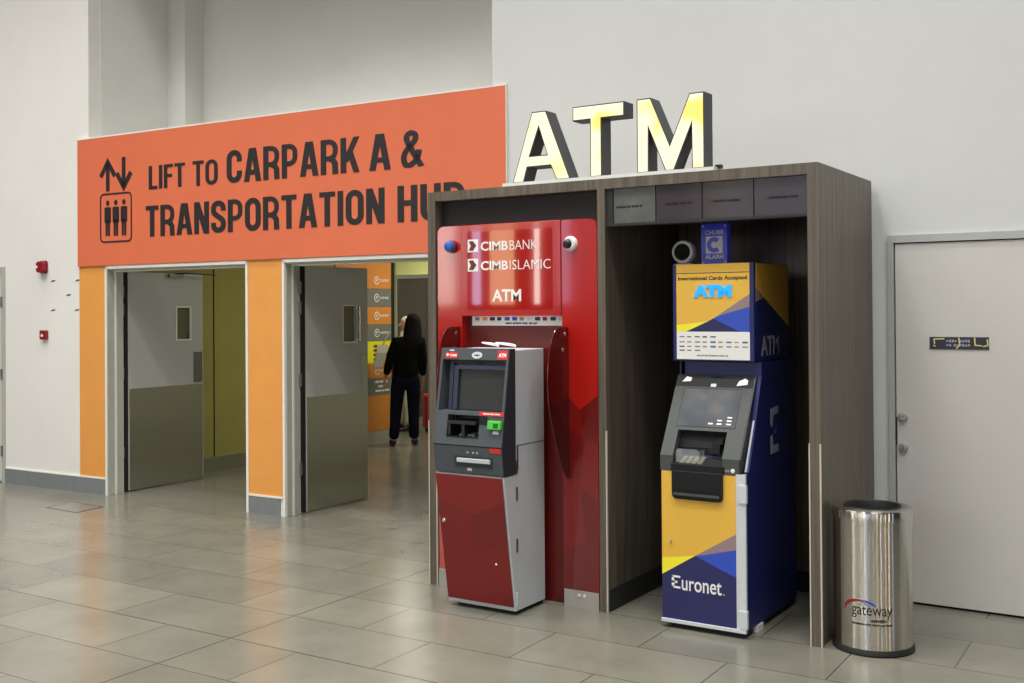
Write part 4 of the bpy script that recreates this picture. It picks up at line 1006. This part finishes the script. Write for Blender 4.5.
# ================================================================ DIRECTORY IN THE CORRIDOR
t = thing('directory_board', 'tall striped orange, grey and yellow wall directory in the corridor', 'sign', (-8.399, 9.9, 0))
zs = [2.25, 1.854, 1.637, 1.426, 1.227, .963, .782, .578, .151]
M['dir_orange'] = mat('orange directory panel', (206, 134, 60), .35); M['dir_grey'] = mat('grey directory panel', (112, 114, 106), .4); M['dir_yellow'] = mat('yellow directory panel', (226, 220, 40), .4)
cl = ['dir_orange', 'dir_grey', 'dir_orange', 'dir_grey', 'dir_yellow', 'dir_orange', 'dir_grey', 'dir_orange']
CF = lambda y, z: (lambda a, c, d: (-8.385+d, y+a, z+c))
for i in range(8):
    p = part(MB().box(-8.399, -8.385, 9.36, 10.36, zs[i+1]+.003, zs[i]), 'panel', cl[i], t)
    zc = (zs[i]+zs[i+1])/2 if i else 1.955
    if i in (0, 1, 2, 3, 5):
        b = MB(); b.ribbon(arc(10.09, zc, .042, .045, 0, 340, 17), .009, lambda a, c, d: (-8.385+d, a, c), .002)
        b.text('P', CF(10.075, zc-.02), .03, .04, .002, .0); b.text('CARPARK', CF(10.145, zc-.014), .17, .03, .002, .0)
        part(b, 'lettering', 'white', p)
    if i == 4:
        b = MB(); b.text('~3', CF(10.02, 1.15), .07, .035, .002, .01); b.text('~6', CF(10.02, 1.10), .12, .035, .002, .01); b.text('~645', CF(10.02, 1.05), .28, .032, .002, .0); b.text('~26', CF(10.02, .995), .2, .035, .002, .01)
        part(b, 'lettering', 'ink', p)
    if i == 6:
        b = MB(); b.text('~9', CF(10.04, .725), .24, .03, .002, .01); b.text('~5', CF(10.10, .67), .14, .03, .002, .01); b.text('~836', CF(10.05, .62), .27, .025, .002, 0)
        part(b, 'lettering', 'white', p)
part(MB().box(-8.399, -8.380, 9.36, 10.36, 0, .151), 'steel_skirting', 'plate_dull', t)
part(MB().box(-8.399, -8.384, 10.36, 10.41, 0, 2.25), 'dark_strip', 'gap', t)  # dark strip down the board's right edge
part(MB().box(-8.399, -8.375, 10.41, 10.44, 0, 2.6), 'edge_strip', 'steel_bright', t)

# ================================================================ PEOPLE
def skinned(name, V, E, mats, parent, sub=2, label=None):
    me = bpy.data.meshes.new(name)
    base = Vector((0, 0, 0))
    me.from_pydata([v[:3] for v in V], [], E)
    for m in mats: me.materials.append(M[m])
    o = bpy.data.objects.new(name, me); C.objects.link(o); o.parent = parent
    md = o.modifiers.new('skin', 'SKIN'); md.use_smooth_shade = True
    if not me.skin_vertices: bpy.context.view_layer.objects.active = o
    sl = me.skin_vertices[0].data
    for i, v in enumerate(V):
        sl[i].radius = (v[3], v[4] if len(v) > 4 else v[3]); sl[i].use_root = (i == 0)
    s = o.modifiers.new('sub', 'SUBSURF'); s.levels = sub; s.render_levels = sub
    if label: o['label'] = label
    BASE[o.name] = BASE[parent.name]
    return o
def person(name, label, loc, rot, sc_h, lf, rf, lh, rh, headx, top, legs, head, topk, hands=True):
    # local axes: +y the way the person faces, x to the right. lf/rf ankle, lh/rh wrist
    r = thing(name, label, 'person', loc)
    r.rotation_euler = (0, 0, rot)
    r.scale = (sc_h,)*3
    px, pz = -.02, .84
    V = [(px, 0, pz, .105, .085), (px, 0, .95, .10, .08), (px+.02, 0, 1.10, .105, .08), (px+.035, 0, 1.24, .11, .075), (px+.05, .0, 1.33, .05, .05), (headx, .01, 1.38, .042), (headx, .02, 1.44, .062, .072), (headx, .02, 1.52, .066, .078), (headx, .015, 1.575, .04, .05)]
    E = [(i, i+1) for i in range(8)]
    def chain(start, pts):
        k = start
        for p in pts:
            V.append(p); E.append((k, len(V)-1)); k = len(V)-1
        return k
    for sgn, f in ((-1, lf), (1, rf)):
        hx = px+sgn*.085
        chain(0, [(hx, 0, pz-.06, .078, .08), ((hx+f[0])/2, f[1]*.5+.02, .45, .052), ((hx+f[0]*2)/3, f[1]*.8-.01, .28, .048), (f[0], f[1], .09, .032), (f[0]+sgn*.01, f[1]+.02, .035, .034), (f[0]+sgn*.02, f[1]+.11, .028, .032, .022), (f[0]+sgn*.022, f[1]+.16, .022, .024, .016)])
    wr = []
    for sgn, h, e in ((-1, lh[1], lh[0]), (1, rh[1], rh[0])):
        k = chain(3, [(px+.035+sgn*.155, 0, 1.27, .048), (e[0], e[1], e[2], .036), (h[0], h[1], h[2], .024)])
        d = (Vector(h)-Vector(e)).normalized(); side_ = Vector((0, 1, 0)); 
        pm = Vector(h)+d*.06; V.append((*pm, .026, .016)); E.append((k, len(V)-1)); pk = len(V)-1; wr.append((k, pk, pm, d))
        for j, ln in enumerate((.055, .068, .062, .048)):
            a = pm+side_*(-.022+.0145*j)+d*.032; c_ = a+d*ln*.55+Vector((-sgn*.008, 0, 0)); e_ = c_+d*ln*.45+Vector((-sgn*.016, 0, 0))
            chain(pk, [(*a, .0085), (*c_, .008), (*e_, .0065)])
        a = Vector(h)+d*.03+side_*.03; chain(pk, [(*(a), .009), (*(a+d*.03+side_*.012), .0085), (*(a+d*.055+side_*.012), .007)])
    body = skinned('body', V, E, ['skin'], r)
    # face: nose, ears, eyes, mouth in one small mesh each
    hy = .02
    part0 = lambda mb, nm, mt, par=r: (lambda o: o)(_child(mb, nm, mt, par))
    part0(MB().lathe([(0, 0), (.011, .0), (.004, .022), (0, .024)], (headx, hy+.072, 1.475), 'y', 10), 'nose', 'skin')
    for sgn in (-1, 1):
        part0(MB().lathe([(0, -.006), (.014, -.004), (.016, .0), (.012, .005), (0, .006)], (headx+sgn*.068, hy, 1.485), 'x', 14), 'ear', 'skin')
        part0(MB().lathe([(0, 0), (.009, .001), (.006, .006), (0, .007)], (headx+sgn*.026, hy+.070, 1.497), 'y', 12), 'eye', 'white')
    part0(MB().box(headx-.02, headx+.02, hy+.070, hy+.078, 1.443, 1.451), 'mouth', 'alarm_red')
    # trousers
    V2 = [(px, 0, .86, .150, .115), (px, 0, .95, .140, .105)]; E2 = [(0, 1)]
    for sgn, f in ((-1, lf), (1, rf)):
        hx = px+sgn*.09; k = 0
        for p in [(hx, 0, pz-.09, .100, .105), ((hx+f[0])/2, f[1]*.5+.02, .45, .078), ((hx+f[0]*2)/3, f[1]*.8-.01, .26, .070), (f[0], f[1], .075, .066)]:
            V2.append(p); E2.append((k, len(V2)-1)); k = len(V2)-1
    skinned('trousers', V2, E2, [legs], r)
    V3 = [(px, 0, .80, .175, .135), (px, 0, .90, .170, .130), (px+.01, 0, 1.02, .160, .125), (px+.025, 0, 1.14, .170, .125), (px+.035, 0, 1.25, .175, .11), (px+.045, 0, 1.32, .10, .08), (px+.05, 0, 1.36, .06, .06)]; E3 = [(i, i+1) for i in range(6)]
    for sgn, h, e in ((-1, lh[1], lh[0]), (1, rh[1], rh[0])):
        k = 4
        w_ = Vector(e)*.1+Vector(h)*.9
        for p in [(px+.035+sgn*.155, 0, 1.265, .075), (e[0], e[1], e[2], .062), (*w_, .044)]:
            V3.append(p); E3.append((k, len(V3)-1)); k = len(V3)-1
    skinned('top', V3, E3, [topk], r)
    for sgn, f in ((-1, lf), (1, rf)):
        V4 = [(f[0], f[1], .075, .040), (f[0]+sgn*.01, f[1]+.02, .038, .042, .036), (f[0]+sgn*.02, f[1]+.11, .032, .040, .028), (f[0]+sgn*.022, f[1]+.17, .026, .030, .022), (f[0]-.0, f[1]-.035, .035, .030, .030)]
        skinned('shoe', V4, [(0, 1), (1, 2), (2, 3), (1, 4)], ['shoe'], r)
    if head == 'hair':
        V5 = [(headx, -.012, 1.615, .035, .035), (headx, -.012, 1.580, .080, .080), (headx, -.012, 1.52, .105, .095), (headx-.002, -.022, 1.45, .112, .085), (headx-.006, -.045, 1.36, .125, .07), (headx-.012, -.060, 1.27, .125, .065), (headx-.02, -.07, 1.18, .10, .05), (headx-.02, -.075, 1.12, .05, .03)]
        skinned('hair', V5, [(i, i+1) for i in range(7)], ['hair'], r)
    else:
        V5 = [(headx, -.012, 1.615, .035, .035), (headx, -.012, 1.580, .080, .080), (headx, -.018, 1.52, .100, .088), (headx-.002, -.025, 1.45, .100, .075), (headx, -.01, 1.36, .11, .09), (headx-.01, 0, 1.28, .15, .11)]
        skinned('headscarf', V5, [(i, i+1) for i in range(5)], ['headscarf'], r)
    return r
def _child(mb, nm, mt, par):
    o = _mesh(mb, nm, mt, Vector((0, 0, 0)), True, 0); o.parent = par; BASE[o.name] = BASE[par.name]; return o

RW = math.radians(38)
w = person('person', 'person seen from behind in black top and dark jeans with long dark hair', (-7.95, 10.12, 0), RW, .968,
           (-.175, -.03), (.075, .03), ((-.215, -.03, 1.03), (-.265, .05, .84)), ((.185, -.01, 1.02), (.185, .04, .82)), .07, None, 'jeans', 'hair', 'jacket')
# shoulder bag, carried: its own thing
t = thing('shoulder_bag', 'pale grey shoulder bag hanging at the left side of the person in black', 'bag', (-8.20, 10.0, .92))
def WL(x, y, z): return (-7.95+x*math.cos(RW)-y*math.sin(RW), 10.12+x*math.sin(RW)+y*math.cos(RW), z)
prf = [(-.13, .92), (.13, .92), (.11, 1.10), (.05, 1.19), (-.06, 1.19), (-.115, 1.10)]
b = MB(); b.prism(prf, -.375, -.255, lambda a, c, d: WL(d+(c-1.05)*.25, a, c))
part(b, 'bag_body', 'bag', t, bevel=.015)
part(MB().tube([WL(-.29, -.06, 1.17), WL(-.25, -.05, 1.27), WL(-.195, -.02, 1.345), WL(-.20, .03, 1.345), WL(-.26, .06, 1.25), WL(-.29, .05, 1.17)], .008, 8), 'strap', 'bag', t)

person('person', 'person in a white headscarf and cream trousers, mostly hidden behind the one in black', (-8.98, 11.40, 0), math.radians(150), .94,
       (-.10, 0), (.10, .02), ((-.24, 0, 1.02), (-.25, .06, .80)), ((.22, 0, 1.02), (.23, .06, .80)), .0, None, 'cream', 'headscarf', 'cream')
t = thing('suitcase', 'upright red hard-shell suitcase beside the person in black', 'suitcase', (-8.53, 11.45, 0))
b = MB().box(-8.69, -8.37, 11.36, 11.56, .05, .50)
part(b, 'shell', 'case_red', t, bevel=.03)
b = MB()
for x in (-8.62, -8.53, -8.44): b.box(x-.012, x+.012, 11.352, 11.36, .09, .46)
part(b, 'ribs', 'red_deep', t)
for x in (-8.64, -8.42):
    for y in (11.40, 11.52): part(MB().lathe([(0, -.012), (.025, -.012), (.025, .012), (0, .012)], (x, y, .025), 'x', 16), 'wheel', 'rubber', t)
part(MB().tube([(-8.60, 11.50, .50), (-8.60, 11.50, .62), (-8.46, 11.50, .62), (-8.46, 11.50, .50)], .009, 8), 'handle', 'hinge', t)

# ================================================================ LIGHT
wd = bpy.data.worlds.new('World'); sc.world = wd; wd.use_nodes = True
bg = wd.node_tree.nodes['Background']; bg.inputs[0].default_value = (*lin((240, 240, 238)), 1); bg.inputs[1].default_value = .045
def area(name, loc, size, power, col=(255, 253, 249), rot=(0, 0, 0), sy=None, spread=180):
    l = bpy.data.lights.new(name, 'AREA'); l.energy = power; l.color = lin(col); l.size = size
    l.shape = 'RECTANGLE' if sy else 'SQUARE'
    if sy: l.size_y = sy
    l.spread = math.radians(spread)
    o = bpy.data.objects.new(name, l); C.objects.link(o); o.location = loc; o.rotation_euler = rot; return o
# rows of ceiling downlights high over the hall
for i, x in enumerate((-10.5, -8.6, -6.7, -4.8, -2.9, -1.0, .9)):
    area('ceiling_lamp', (x, 3.2, 6.6), .45, 36, spread=125)
    area('ceiling_lamp', (x, 4.35, 9.0), .6, 34, spread=105)
for x in (-10, -6.5, -3.0, .5):
    for y in (1.9, -.6):
        area('ceiling_lamp', (x, y, 6.8), 1.2, 50, spread=130)
# corridor lamps
area('corridor_lamp', (-6.4, 8.4, 2.65), .5, 20, (255, 248, 234), sy=1.2)
area('corridor_lamp', (-7.2, 10.6, 2.65), .4, 34, (255, 246, 230), sy=.8)
area('corridor_lamp', (-9.6, 11.9, 2.65), .5, 22, (255, 248, 234), sy=.8)

# ================================================================ CAMERA
cam = bpy.data.cameras.new('camera'); co = bpy.data.objects.new('camera', cam); C.objects.link(co); sc.camera = co
Fp, CYp, P_, R_, TK = 1086.319, 299.888, math.radians(.4885), math.radians(-.3967), math.radians(32.633)
Rr = Matrix(((math.cos(R_), -math.sin(R_), 0), (math.sin(R_), math.cos(R_), 0), (0, 0, 1)))
Rp = Matrix(((1, 0, 0), (0, math.cos(P_), math.sin(P_)), (0, -math.sin(P_), math.cos(P_))))
Wm = Matrix(((math.cos(TK), math.sin(TK), 0), (0, 0, -1), (-math.sin(TK), math.cos(TK), 0)))
A = Rr @ Rp @ Wm
rx, dn, fw = A[0], A[1], A[2]
m = Matrix(((rx[0], -dn[0], -fw[0], 0), (rx[1], -dn[1], -fw[1], 0), (rx[2], -dn[2], -fw[2], 1.6), (0, 0, 0, 1)))
co.matrix_world = m
cam.sensor_width = 36; cam.lens = Fp/1024*36; cam.shift_y = (CYp-341.5)/1024; cam.clip_start = .05; cam.clip_end = 100

sc.view_settings.view_transform = 'Standard'; sc.view_settings.look = 'None'; sc.view_settings.gamma = 1; sc.view_settings.use_curve_mapping = False
sc.view_settings.exposure = .14
try:
    sc.cycles.use_denoising = True; sc.cycles.denoiser = 'OPENIMAGEDENOISE'; sc.cycles.max_bounces = 8; sc.cycles.sample_clamp_indirect = 6
    sc.cycles.transparent_max_bounces = 12
except Exception: pass
